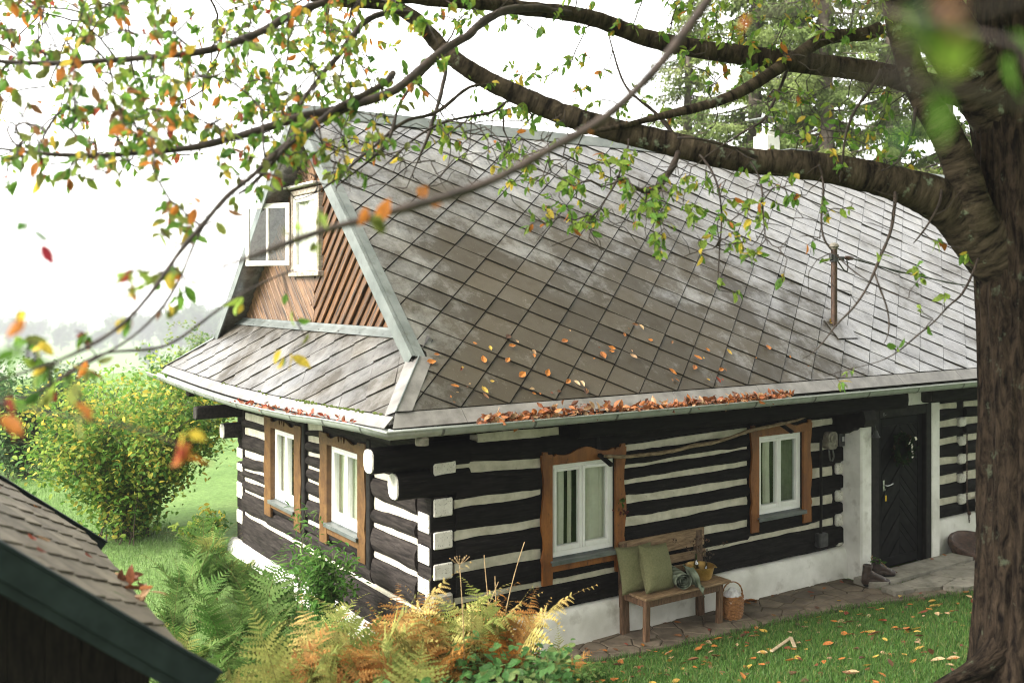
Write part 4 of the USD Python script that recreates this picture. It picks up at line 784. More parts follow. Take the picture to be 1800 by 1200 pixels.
rng = np.random.default_rng(3); hp = thing('boot_plant', 'small dark green plant growing out of the boot on the doorstep', 'plant', (5.87, -.41, .24)); ml = MB(); n = 46; d = rng.normal(0, 1, (n, 3)); d[:, 2] = np.abs(d[:, 2]) * .7; leaves(ml, d * .022, d, rng.normal(0, 1, (n, 3)) + [0, 0, 1], rng.uniform(.03, .055, n), pick(rng, [(DKG, 3), (GREEN, 1)], n), 1.2); obj('foliage', ml, 'leaf', hp)
# rusty lid leaning by the plinth, chain above it
RD = np.array([8.02, -.40, .0]); rd = thing('rusty_lid', 'large round rusty iron lid lying against the white plinth right of the door', 'iron lid', RD)
T = trimesh.transformations.euler_matrix(math.radians(16), math.radians(-5), 0); T[:3, 3] = (0, 0, .10)
obj('disc', MB().lathe([(0, .02), (.22, .02), (.30, .03), (.33, .055), (.36, .055), (.37, .03), (.365, -.02), (.34, -.06), (0, -.06)], 40, M=T), 'rust', rd, smooth=35); obj('bottom', MB().lathe([(0, -.17), (.27, -.17), (.335, -.061), (0, -.061)], 30, M=T), 'rust', rd, smooth=35)
CH = np.array([8.29, -.085, 0]); ch = thing('hanging_chain', 'thin rusty chain hanging down in front of the whitewashed log ends', 'chain', CH); mb = MB(); z = 1.52; k = 0
while z > .33:
    a = np.linspace(0, 2 * PI, 11); q = np.stack([.011 * np.cos(a), 0 * a, .021 * np.sin(a)], -1); q = q if k % 2 else q[:, [1, 0, 2]]; x = .03 * sstep((.7 - z) / .4) * 2
    mb.tube(q + [x, -.0, z], .0042, 5, caps=False); z -= .030; k += 1
obj('links', mb, 'rust', ch); obj('hook', MB().tube([(0, .08, 1.56), (0, 0, 1.555), (0, -.012, 1.54), (0, 0, 1.525)], .005, 6), 'dark_metal', ch); obj('knot', MB().mesh(trimesh.creation.icosphere(2, .026).apply_translation((.055, 0, .46))), 'rust', ch, smooth=True)
# branch hung on two hooks
sb = thing('hung_branch', 'long bare debarked branch hung on hooks along the front wall', 'branch', (0, 0, 0)); q = np.array([(1.885, -.17, 1.852), (2.0, -.17, 1.835), (2.2, -.17, 1.812), (2.55, -.17, 1.815), (2.95, -.17, 1.835), (3.4, -.17, 1.865), (3.7, -.17, 1.90), (4.05, -.17, 1.955), (4.45, -.17, 1.975), (4.75, -.165, 2.0), (4.95, -.16, 2.035)])
t0 = np.linspace(0, 1, 60); q = np.stack([np.interp(t0, np.linspace(0, 1, len(q)), q[:, k]) for k in range(3)], 1); q += .007 * np.stack([nz(np.c_[t0 * 14, 0 * t0, 0 * t0 + k], 1, k) for k in range(3)], 1)
obj('stick', MB().tube(q, np.interp(t0, [0, .3, .8, 1], [.014, .022, .02, .008]), 8, wob=.25, seed=4, wscale=14), 'stick', sb, smooth=True)
for x, z, l in ((1.90, 1.85, 'black iron hook above the left front window'), (4.57, 1.965, 'black iron hook above the right front window')):
    h = thing('wall_hook', l, 'hook', (x, -.02, z)); obj('bracket', MB().bar((0, 0, .26), (0, -.02, -.02), .05, .03, up=(0, 1, 0), bev=.006).bar((0, -.03, .0), (.03, -.20, -.09), .05, .035, bev=.006), 'black_wood', h)
# meter box, conduit and switch at the entrance
mt = thing('meter_box', 'small weathered rounded meter box on the log wall left of the entrance', 'meter box', (5.455, -.06, 1.70)); P = sbox(-.085, -.11, .085, .10).buffer(-.06).buffer(.06)
obj('case', MB().prism(list(P.exterior.coords)[:-1], frame((1, 0, 0), (0, 0, 1), (0, .05, 0)), .10), 'box_paint', mt); obj('dial', MB().lathe([(.03, 0), (.055, 0), (.055, .01), (.03, .012)], 20, M=trimesh.transformations.rotation_matrix(PI / 2, [1, 0, 0]), c=(0, -.05, .02)), 'box_paint', mt)
obj('cable_tail', MB().tube([(-.03, -.01, -.12), (-.03, -.02, -.2), (.0, -.01, -.25)], .011, 6).tube([(.04, -.01, -.12), (.05, -.02, -.2), (.03, -.01, -.26)], .011, 6), 'strap', mt)
cd = thing('conduit', 'black conduit pipe running down the log wall to a small box', 'pipe', (5.29, -.06, .5)); obj('pipe', MB().tube([(0, 0, 1.22), (.0, 0, .9), (.004, -.003, .5), (-.004, 0, .08)], .017, 8), 'black_wood', cd, smooth=True); obj('junction_box', MB().box((-.075, -.05, -.06), (.085, .04, .1), .012), 'dark_metal', cd)
sw = thing('wall_switch', 'small dark switch box beside the entrance pier', 'switch box', (5.70, -.03, 1.69)); obj('case', MB().box((-.06, -.03, -.09), (.05, .03, .09), .01), 'dark_metal', sw); obj('button', MB().box((-.02, -.042, -.03), (.02, -.031, .03), .004), 'ceramic', sw)
be = thing('entrance_bell', 'small black bell hanging under the eave bracket at the entrance', 'bell', (5.97, -.33, 1.72)); obj('bell_cup', MB().lathe([(.004, .085), (.018, .08), (.026, .06), (.034, .03), (.05, .004), (.052, 0), (.046, 0), (.03, .03), (.0, .07)], 20), 'dark_metal', be, smooth=40); obj('hanger', MB().tube([(0, 0, .08), (0, .01, .15), (0, .02, .20)], .006, 6), 'dark_metal', be); obj('clapper', MB().mesh(trimesh.creation.icosphere(2, .012).apply_translation((0, 0, .006))), 'dark_metal', be)
# wreath with ribbon, key tag
WR = np.array([6.60, -.25, 1.52]); wr = thing('door_wreath', 'dark evergreen wreath hanging on the black front door', 'wreath', WR); rng = np.random.default_rng(12); ml = MB(); n = 620; a = rng.uniform(0, 2 * PI, n); r = .15 + rng.normal(0, .022, n)
pos = np.stack([r * np.cos(a), rng.normal(-.01, .02, n), r * np.sin(a)], -1); tip = np.stack([-np.sin(a), 0 * a - .3, np.cos(a)], -1) + rng.normal(0, .7, (n, 3)); leaves(ml, pos, tip, rng.normal(0, 1, (n, 3)), rng.uniform(.04, .08, n), pick(rng, [((.012, .028, .008), 4), ((.022, .045, .012), 2), ((.05, .03, .015), 1)], n), .8); obj('sprigs', ml, 'leaf', wr)
a = np.linspace(0, 2 * PI, 40); obj('ring', MB().tube(np.stack([.15 * np.cos(a), 0 * a, .15 * np.sin(a)], -1), .016, 6, caps=False), 'woody', wr, smooth=True)
mb = MB()
for pts in ([(.13, -.03, .09), (.16, -.05, .13), (.21, -.05, .13), (.24, -.045, .09)], [(.14, -.035, .10), (.10, -.05, .08), (.08, -.05, .05)], [(.14, -.035, .10), (.15, -.045, .02), (.155, -.045, -.06), (.165, -.04, -.13)]):
    q = np.array(pts); t0 = np.linspace(0, 1, 12); q = np.stack([np.interp(t0, np.linspace(0, 1, len(q)), q[:, k]) for k in range(3)], 1); s = np.array([.018, 0, .006]); mb.grid(np.stack([q - s, q + s], 1))
obj('ribbon', mb, 'ribbon', wr, smooth=True)
kt = thing('key_tag', 'small yellow key tag hanging from the front door lock', 'key tag', (6.27, -.255, .96)); obj('tag', MB().box((-.014, -.004, -.06), (.014, .004, .01), .003), 'yellow_tag', kt); obj('cord', MB().tube([(0, 0, .01), (0, .004, .075)], .002, 4), 'dark_metal', kt)
# dried flower sprig at the left window
sp = thing('dried_sprig', 'small dried sprig with pink seed heads pinned beside the left front window', 'sprig', (2.19, -.07, 1.32)); rng = np.random.default_rng(31); ml = MB()
leaves(ml, rng.normal(0, .02, (16, 3)) + [0, 0, .03], rng.normal(0, 1, (16, 3)) + [0, -.3, .1], rng.normal(0, 1, (16, 3)), rng.uniform(.05, .09, 16), pick(rng, [(DKG, 2), (OLV, 1)], 16), .5); leaves(ml, rng.normal(0, .03, (26, 3)) + [0, 0, -.09], rng.normal(0, 1, (26, 3)), rng.normal(0, 1, (26, 3)), .03, pick(rng, [((.16, .05, .05), 1), ((.10, .03, .03), 1)], 26), 1.4); obj('sprigs', ml, 'leaf', sp); obj('stem', MB().tube([(0, .02, .05), (0, 0, .0), (.01, -.01, -.12)], .003, 4), 'woody', sp)
# mast on the roof with the power cable
PM = RP(np.array(5.66), np.array(1.015)); pm = thing('roof_mast', 'rusty pipe mast with domed cap standing on the slate roof', 'mast', PM)
obj('pipe', MB().tube([(0, 0, -.05), (0, 0, .95)], .038, 14), 'rust_pipe', pm, smooth=45); obj('cap', MB().lathe([(.0, 1.035), (.035, 1.028), (.058, 1.005), (.062, .985), (.05, .98), (.04, .95), (0, .95)], 18), 'box_paint', pm, smooth=40); obj('clamp', MB().lathe([(.042, .80), (.055, .80), (.055, .89), (.042, .89)], 16).box((.04, -.03, .82), (.17, .03, .87), .01).box((-.075, -.025, .82), (-.04, .025, .9), .01), 'dark_metal', pm)
obj('insulator', MB().tube([(.19, -.02, .855), (.24, -.03, .85), (.30, -.04, .845)], [.022, .03, .022], 10), 'rust', pm, smooth=True)
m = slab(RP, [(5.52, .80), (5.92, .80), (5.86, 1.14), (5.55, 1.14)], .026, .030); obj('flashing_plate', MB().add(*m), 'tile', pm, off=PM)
obj('cable_loop', MB().tube([(.05, -.02, .80), (.12, -.05, .70), (.17, -.06, .68), (.20, -.05, .74), (.20, -.03, .84)], .009, 6), 'strap', pm, smooth=True)
E_ = PM + [.29, -.04, .845]; far = at(1905, 520, 15.5); tt = np.linspace(0, 1, 30)[:, None]; cb = thing('power_cable', 'dark power cable running from the roof mast off to the right', 'cable', E_)
q = (far - E_) * tt + np.array([0, 0, -.12]) * 4 * tt * (1 - tt); obj('cable', MB().tube(q, .011, 6).tube(q + [0, 0, .02] * (1 - tt) * np.sin(tt * 30), .007, 5), 'strap', cb, smooth=True)
# chimney and vent on the ridge
cm = thing('chimney', 'white plastered chimney with a flat metal cap behind the ridge', 'chimney', (7.95, 3.15, 4.88)); obj('stack', MB().box((-.15, -.15, 0), (.15, .15, 1.10), .01).box((-.115, -.115, 1.1), (.115, .115, 1.16), .01), 'plaster', cm)
for s in ((-.1, -.1), (.1, -.1), (.1, .1), (-.1, .1)): obj('cap_leg', MB().bar((*s, 1.15), (*s, 1.35), .02, .02), 'dark_metal', cm)
obj('cap', MB().box((-.22, -.22, 1.345), (.22, .22, 1.375), .008), 'zinc', cm)
vt = thing('roof_vent', 'low roof vent with a flat plate beside the chimney', 'vent', (8.3, 2.95, 4.95)); obj('plate', MB().box((-.24, -.2, .78), (.24, .2, .80), .005), 'zinc', vt); obj('post', MB().box((-.12, -.1, 0), (.12, .1, .77), .01), 'box_paint', vt)

# ================================================================== shed at the near left
SH = np.array([-3.12, -2.2, 0.]); shed = thing('garden_shed', 'dark shed with mossy slate roof and dark green barge boards in the left foreground', 'shed', SH); so = dict(off=SH)
SLOPE = math.radians(38.5); cs, sn = math.cos(SLOPE), math.sin(SLOPE); NSH = np.array([sn, 0, cs])
def HP(y, s, h=0.): y, s, h = np.broadcast_arrays(y, s, h); return np.stack([-3.12 - cs * s + .03 * (y + 2), y, 1.90 + sn * s], -1) + h[..., None] * NSH
Y0, Y1, SL = -3.58, -.98, 2.05
sroof = obj('roof', MB().add(*slab(HP, [(Y0, .02), (Y1, .02), (Y1, SL), (Y0, SL)], -.04, -.002)), 'tile_joint', shed, **so)
def shed_tiles():
    rng = np.random.default_rng(5); a, b = np.array((-.20, .135)), np.array((-.15, -.135)); reg = Polygon([(Y0 + .02, .02), (Y1 - .02, .02), (Y1 - .02, SL), (Y0 + .02, SL)]); o = np.array([-2., .0])
    for i in range(-26, 26):
        for j in range(-26, 26):
            p = o + i * a + j * b; q = Polygon([p, p + a, p + a + b, p + b]).intersection(reg)
            if q.is_empty or q.geom_type != 'Polygon' or q.area < .0012: continue
            g = q.buffer(-.004, join_style=2)
            if g.is_empty or g.geom_type != 'Polygon': continue
            P = np.array(g.exterior.coords)[:-1]; rel = np.clip((P[:, 1] - (p[1] + b[1])) / .27, 0, 1); h = .006 + .016 * (1 - rel) + rng.normal(0, .0015)
            mb = MB().add(*slab(HP, P, h - .008, h)); obj('roof_tile', mb, 'shed_tile', sroof, **so)
shed_tiles()
for nm, y in (('barge_board', Y0), ('barge_board', Y1)):
    s = -1 if y == Y0 else 1; c0, c1 = HP(np.array(y + s * .012), np.array(-.12), np.array(0.)), HP(np.array(y + s * .012), np.array(SL + .03), np.array(0.))
    obj(nm, MB().bar(c0 - NSH * .03, c1 - NSH * .03, .024, .105, up=NSH, bev=.004), 'dark_green_paint', shed, **so); obj(nm, MB().bar(c0 - NSH * .105 - [0, s * .018, 0], c1 - NSH * .105 - [0, s * .018, 0], .022, .045, up=NSH, bev=.004), 'dark_green_paint', shed, **so)
    obj('barge_trim', MB().bar(c0 + NSH * .030, c1 + NSH * .030, .05, .012, up=NSH, bev=.003), 'dark_green_paint', shed, **so)
obj('rear_roof', MB().add(*slab(lambda y, s, h: np.stack([-3.12 - cs * SL - cs * s, y, 1.90 + sn * SL - sn * s], -1) + np.broadcast_to(h, np.shape(y))[..., None] * np.array([-sn, 0, cs]), [(Y0, 0), (Y1, 0), (Y1, SL), (Y0, SL)], -.04, .0)), 'shed_tile', shed, **so)
XW, XL, YF, YB = -3.28, -3.12 - 2 * cs * SL + .2, Y0 + .32, Y1 - .2
def planks(name, a, b, z0, z1, w, m='shed_wood'):
    a, b = np.array(a), np.array(b); L = np.linalg.norm(b - a); n = int(L / w)
    for k in range(n):
        p, q = a + (b - a) * (k / n + .0015 / L), a + (b - a) * ((k + 1) / n - .0015 / L); zt = [np.interp(c, [XL, -3.12 - cs * SL, XW], [z1[0], z1[1], z1[0]]) for c in (p[0], q[0])] if isinstance(z1, tuple) else [z1, z1]
        zz = float(gz(p[0], p[1])) - .3; d = (b - a) / L; nr = np.array([-d[1], d[0]]) * .012
        v = np.array([[*(c + s * nr), z] for s in (-1, 1) for c, z in ((p, zz), (q, zz), (q, zt[1]), (p, zt[0]))]); f = np.array([[0, 1, 2, 3], [7, 6, 5, 4], [0, 4, 5, 1], [1, 5, 6, 2], [2, 6, 7, 3], [3, 7, 4, 0]]); obj(name, MB().add(v, oriented(v, np.vstack([f[:, [0, 1, 2]], f[:, [0, 2, 3]]]))), m, shed, **so)
ZE, ZR = 1.90 - .07, 1.90 + sn * SL - .06
obj('inner_wall', MB().add(*slab(lambda x, z, h: np.stack([x, YF + .03 + h, z], -1), [(XL, -.2), (XW, -.2), (XW, ZE), (-3.12 - cs * SL, ZR), (XL, ZE)], 0, .02)), 'tile_joint', shed, **so); planks('wall_board', (XL, YF), (XW, YF), 0, (ZE, ZR), .14); planks('wall_board', (XW, YF + .02), (XW, YB), 0, ZE, .15); planks('wall_board', (XL, YB), (XW, YB), 0, (ZE, ZR), .3); planks('wall_board', (XL, YF), (XL, YB), 0, ZE, .3)
# ================================================================== the cherry tree in front of the cottage
TX = at(1800, 1195, 7.1); TBASE = np.array([TX[0], TX[1], float(gz(TX[0], TX[1]))])
cherry = thing('cherry_tree', 'big old cherry tree at the right edge, its low limbs reaching over the roof', 'tree', TBASE); to = dict(off=TBASE)
def spline(p, n):
    from scipy.interpolate import CubicSpline
    p = np.asarray(p, float); t = np.concatenate([[0], np.cumsum(np.linalg.norm(np.diff(p[:, :3], axis=0), axis=1) ** .7)]); return CubicSpline(t, p)(np.linspace(0, t[-1], n))
def limb(pts, step=.05):
    """pixel, pixel, distance, radius rows -> smooth points with radii, built where they stand"""
    q = np.array([[*at(x, y, d), r] for x, y, d, r in pts]); L = np.linalg.norm(np.diff(q[:, :3], axis=0), axis=1).sum(); q = spline(q, max(6, int(L / step))); return q[:, :3], np.maximum(q[:, 3], .002)
def barked(P, R, sides, amp, kx, kz, seed, lobes=None):
    n = len(P); t = np.gradient(P, axis=0); t /= np.linalg.norm(t, axis=1, keepdims=True); a = np.cross(t[0], [0, 0, 1.] if abs(t[0, 2]) < .9 else [1., 0, 0]); a /= np.linalg.norm(a); A = [a]
    for i in range(1, n): a = A[-1] - t[i] * (A[-1] @ t[i]); A.append(a / np.linalg.norm(a))
    A = np.array(A); B = np.cross(t, A); an = np.arange(sides) * 2 * PI / sides; ln = np.concatenate([[0], np.cumsum(np.linalg.norm(np.diff(P, axis=0), axis=1))])
    C_, S_ = np.cos(an)[None], np.sin(an)[None]; q = np.stack([C_ * kx + 0 * ln[:, None], S_ * kx + 0 * ln[:, None], ln[:, None] * kz + 0 * C_], -1)
    rd = 1 - np.abs(nz(q, 1, seed)) * 1.3; rd2 = nz(q * [2.3, 2.3, 2.], 1, seed + 1); low = nz(np.stack([C_ * 1.2 + 0 * ln[:, None], S_ * 1.2 + 0 * ln[:, None], ln[:, None] * 1.6 + 0 * C_], -1), 1, seed + 2)
    r = R[:, None] * (1 + .07 * low) + amp * (rd + .4 * rd2)
    if lobes is not None: r = r * lobes(an[None], ln[:, None])
    V = P[:, None] + r[..., None] * (C_[..., None] * A[:, None] + S_[..., None] * B[:, None]); return MB().grid(V, col=np.stack([ln[:, None] + 0 * r, R[:, None] * C_ + 0 * r, R[:, None] * S_ + 0 * r], -1).reshape(-1, 3), closed=True)
tp = np.array([[TBASE[0], TBASE[1], TBASE[2] - .3, .38], [TBASE[0], TBASE[1], TBASE[2] + .05, .345], [TBASE[0], TBASE[1] + .01, TBASE[2] + .35, .295], [*at(1804, 880, 7.1), .285], [*at(1806, 650, 7.1), .285], [*at(1808, 450, 7.1), .315], [*at(1804, 330, 7.1), .305], [*at(1804, 200, 7.1), .34], [*at(1797, 60, 7.1), .34], [*at(1800, -120, 7.1), .29], [*at(1815, -400, 7.1), .25]])
tq = spline(tp, 260); obj('trunk', barked(tq[:, :3], tq[:, 3], 150, .042, 9.5, 1.0, 3, lambda a, l: 1 + .45 * np.exp(-l / .3) * np.clip(np.cos(3 * a + 1.1) + .3 * np.cos(5 * a), -.3, 1)), 'bark_trunk', cherry, smooth=True, **to)
for pts in ([(1775, 1085, 7.05, .10), (1745, 1150, 6.95, .085), (1705, 1180, 6.85, .055), (1655, 1203, 6.75, .03), (1610, 1226, 6.7, .01)],): P, R = limb(pts); obj('root', barked(P, R, 24, .012, 4, 3, 8), 'bark_trunk', cherry, smooth=True, **to)
LIMBS = {
 'A': [(1800, 520, 7.1, .16), (1735, 425, 7.05, .205), (1690, 378, 7.0, .175), (1640, 347, 6.95, .145), (1570, 322, 6.9, .118), (1500, 305, 6.9, .102), (1400, 289, 6.9, .090), (1300, 280, 6.9, .079), (1200, 258, 6.9, .079), (1100, 234, 6.9, .074), (1000, 205, 6.9, .067), (920, 172, 6.9, .062), (850, 138, 6.85, .058), (800, 105, 6.8, .053), (765, 72, 6.8, .048), (735, 38, 6.75, .043), (690, 12, 6.7, .035), (620, 5, 6.6, .028), (540, -10, 6.5, .022)],
 'C': [(1722, 400, 6.95, .13), (1700, 335, 6.9, .118), (1680, 275, 6.9, .105), (1652, 220, 6.9, .096), (1620, 165, 6.95, .088), (1592, 90, 7.0, .08), (1570, 0, 7.05, .07), (1555, -110, 7.1, .06)],
 'B': [(1790, 200, 7.1, .12), (1715, 168, 7.1, .105), (1650, 155, 7.15, .085), (1580, 138, 7.2, .078), (1500, 122, 7.2, .072), (1420, 112, 7.2, .070), (1330, 100, 7.2, .066), (1250, 90, 7.2, .062), (1190, 80, 7.15, .058), (1120, 62, 7.1, .054), (1060, 38, 7.0, .050), (1000, 24, 6.9, .046), (930, 16, 6.8, .042), (860, 8, 6.6, .036), (790, 3, 6.4, .032), (700, -4, 6.2, .028), (600, -2, 6.0, .024)],
 'E': [(1780, 230, 7.1, .2), (1700, 110, 7.0, .20), (1640, 20, 6.9, .18), (1580, -70, 6.8, .16), (1480, -180, 6.6, .13), (1250, -330, 6.0, .10), (950, -380, 5.4, .07), (600, -330, 4.8, .05), (250, -240, 4.4, .035)],
 'D': [(1545, 50, 7.0, .045), (1500, 62, 6.95, .045), (1450, 68, 6.95, .044), (1405, 95, 7.0, .042), (1350, 132, 6.95, .040), (1300, 162, 6.9, .036), (1240, 185, 6.9, .032), (1170, 203, 6.85, .024), (1090, 222, 6.8, .014), (1000, 238, 6.7, .008)],
}
BRANCHES = [
 [(1010, 24, 6.9, .022), (950, 16, 6.6, .024), (880, 22, 6.2, .026), (830, 55, 5.9, .026), (785, 85, 5.7, .025), (735, 125, 5.5, .023), (690, 158, 5.4, .023), (630, 180, 5.3, .024), (570, 196, 5.2, .023), (500, 213, 5.0, .021), (420, 240, 4.9, .019), (340, 258, 4.8, .017), (270, 268, 4.7, .014), (190, 272, 4.6, .012), (100, 272, 4.5, .009), (0, 262, 4.4, .007), (-120, 250, 4.2, .005)],
 [(700, -4, 6.2, .02), (620, -2, 5.9, .022), (560, 8, 5.7, .022), (500, 35, 5.5, .021), (440, 65, 5.3, .019), (390, 83, 5.2, .018), (300, 98, 5.0, .016), (200, 107, 4.9, .014), (100, 114, 4.8, .012), (0, 107, 4.7, .010), (-130, 90, 4.6, .007)],
 [(640, 178, 5.3, .014), (570, 210, 5.1, .014), (510, 248, 4.8, .013), (455, 298, 4.5, .012), (400, 345, 4.2, .011), (350, 400, 3.9, .0105), (300, 462, 3.6, .0095), (262, 520, 3.4, .0085), (225, 565, 3.3, .0075), (150, 612, 3.2, .006), (70, 645, 3.1, .005), (-40, 680, 3.0, .004)],
 [(375, 375, 4.1, .006), (340, 430, 4.0, .006), (300, 520, 3.8, .0055), (235, 590, 3.7, .005), (150, 640, 3.6, .005), (60, 690, 3.5, .004), (-30, 710, 3.5, .003)],
 [(560, 470, 4.0, .003), (500, 480, 4.0, .0035), (380, 548, 3.9, .0055), (280, 610, 3.8, .006), (180, 622, 3.7, .005), (90, 675, 3.6, .004), (0, 712, 3.5, .003)],
 [(785, 105, 6.75, .012), (783, 132, 6.7, .014), (775, 165, 6.6, .015), (766, 200, 6.5, .013), (752, 240, 6.4, .011), (738, 275, 6.3, .007), (715, 330, 6.2, .003)],
 [(842, 150, 6.7, .010), (805, 168, 6.5, .012), (768, 196, 6.3, .012), (722, 210, 6.1, .011), (670, 245, 5.9, .010), (620, 290, 5.7, .008), (570, 330, 5.5, .006), (520, 352, 5.3, .004)],
 [(690, 130, 5.6, .02), (655, 160, 5.4, .019), (600, 186, 5.2, .017), (555, 220, 5.0, .014), (500, 262, 4.7, .012), (455, 310, 4.6, .009), (420, 340, 4.5, .006)],
 [(720, 22, 6.4, .016), (640, 40, 6.1, .018), (605, 85, 5.8, .017), (575, 120, 5.6, .014), (540, 165, 5.4, .010), (505, 220, 5.2, .006)],
 [(775, 100, 6.6, .010), (728, 145, 6.3, .011), (700, 190, 6.1, .010), (683, 245, 5.9, .009), (640, 290, 5.7, .006), (590, 330, 5.6, .004)],
 [(890, 180, 6.8, .009), (830, 205, 6.6, .009), (770, 220, 6.4, .008), (700, 270, 6.2, .006), (640, 320, 6.0, .003)],
 [(1360, 283, 6.9, .010), (1290, 262, 6.7, .012), (1230, 245, 6.6, .010), (1190, 243, 6.6, .008)],
 [(1192, 268, 6.8, .020), (1183, 290, 6.7, .022), (1165, 320, 6.6, .020), (1140, 336, 6.5, .017), (1108, 328, 6.4, .012), (1085, 310, 6.3, .007)],
 [(1190, 250, 6.95, .014), (1172, 220, 7.0, .015), (1140, 190, 7.0, .012), (1110, 165, 7.0, .010), (1080, 100, 7.1, .007), (1070, 60, 7.1, .004)],
 [(1575, 322, 6.85, .012), (1572, 370, 6.7, .011), (1566, 405, 6.6, .0105), (1548, 453, 6.5, .010), (1537, 478, 6.45, .009), (1515, 520, 6.4, .008), (1490, 551, 6.4, .007), (1470, 571, 6.4, .0055), (1445, 603, 6.4, .004), (1410, 630, 6.4, .002)],
 [(1537, 478, 6.45, .006), (1550, 515, 6.4, .006), (1561, 550, 6.4, .0055), (1562, 583, 6.4, .004), (1553, 605, 6.4, .0022)],
 [(1440, 290, 6.8, .007), (1445, 370, 6.6, .007), (1450, 422, 6.5, .006), (1466, 444, 6.5, .005), (1497, 473, 6.45, .0045), (1547, 505, 6.4, .0035), (1597, 524, 6.3, .002)],
 [(1720, 455, 6.9, .009), (1705, 492, 6.7, .008), (1688, 520, 6.6, .007), (1664, 542, 6.5, .006), (1645, 563, 6.5, .0055), (1612, 590, 6.4, .005), (1572, 622, 6.4, .004), (1520, 642, 6.4, .0025), (1455, 660, 6.4, .002)],
 [(1655, 335, 6.8, .010), (1640, 380, 6.6, .008), (1618, 412, 6.5, .006), (1605, 428, 6.5, .003)],
 [(1480, 300, 6.8, .007), (1482, 260, 6.7, .009), (1490, 220, 6.7, .010), (1520, 170, 6.8, .010), (1548, 120, 6.9, .012)],
 [(1385, 120, 7.1, .012), (1370, 160, 6.95, .012), (1345, 205, 6.8, .010), (1310, 232, 6.7, .008), (1260, 262, 6.6, .005), (1225, 290, 6.5, .003)],
 [(1610, 190, 6.9, .012), (1600, 240, 6.8, .012), (1580, 280, 6.7, .009), (1550, 300, 6.6, .006)],
 [(1320, 285, 6.8, .007), (1338, 330, 6.7, .006), (1342, 380, 6.6, .005), (1350, 430, 6.5, .003)],
 [(1230, 272, 6.8, .008), (1262, 330, 6.7, .007), (1268, 400, 6.6, .006), (1263, 470, 6.5, .004), (1262, 510, 6.5, .002)],
 [(1105, 245, 6.8, .007), (1090, 300, 6.6, .007), (1065, 350, 6.5, .006), (1040, 400, 6.4, .004), (1035, 430, 6.3, .002)],
 # hanging close to the viewer, out of focus
 [(1420, -260, 3.6, .020), (1300, -90, 3.3, .018), (1240, 8, 3.1, .0165), (1190, 75, 3.0, .0155), (1125, 148, 2.9, .0145), (1055, 212, 2.85, .0135), (985, 255, 2.8, .013), (900, 303, 2.75, .0125), (800, 340, 2.7, .012), (700, 366, 2.65, .0115), (600, 397, 2.6, .0105), (520, 425, 2.55, .009), (450, 452, 2.5, .007), (380, 470, 2.5, .004)],
 [(1900, 215, 1.0, .005), (1760, 175, .95, .0045), (1640, 152, .9, .004), (1540, 148, .85, .0032), (1470, 130, .82, .0025), (1410, 95, .8, .0015)],
 [(1900, -60, .72, .003), (1750, 10, .68, .0025), (1640, 40, .66, .002), (1560, 70, .65, .0015)],
 [(-160, 560, 2.6, .006), (-60, 540, 2.5, .005), (0, 538, 2.4, .004), (90, 528, 2.4, .003), (150, 510, 2.4, .002)],
 [(-150, 440, 2.2, .003), (0, 432, 2.2, .0025), (110, 420, 2.2, .002), (220, 408, 2.2, .0014)],
 [(-200, 700, 2.2, .005), (-60, 690, 2.2, .004), (60, 720, 2.2, .003), (190, 742, 2.2, .003), (300, 775, 2.2, .002), (330, 800, 2.2, .0015)],
]
NODES = []; RNODES = []                               # places where twigs may start
for k, pts in LIMBS.items():
    P, R = limb(pts); sides = 28 if R.max() > .1 else 18
    obj('limb', barked(P, R, sides, .009 if R.max() > .1 else .004, 3.0, 16, ord(k)), 'bark_limb', cherry, smooth=True, **to); NODES.append(P[::3])
for i, pts in enumerate(BRANCHES):
    P, R = limb(pts, .04); P = P + .006 * np.stack([nz(P * 5 + k * 9, 1, i) for k in range(3)], -1) * np.clip(R / .008, .4, 1.4)[:, None]
    obj('branch', MB().tube(P, R, 8, wob=.25, seed=i, wscale=18), 'bark_twig', cherry, smooth=True, **to); NODES.append(P[::2])
NODES = np.vstack(NODES)
AUT = [(GREEN, 5), (OLV, 4), (LIME, 3), (ORA, 1.3), (RED, .8), (YEL, 1.1), (BRN, 1.2), (DKG, .8)]; GRN = [(GREEN, 4.5), (LIME, 6), (YEL, 1.6), (ORA, .45)]; MIX = [(GREEN, 5), (LIME, 4), (OLV, 2.5), (YEL, 1.2), (ORA, .9), (DKG, .6), (RED, .4)]
rng = np.random.default_rng(2024)
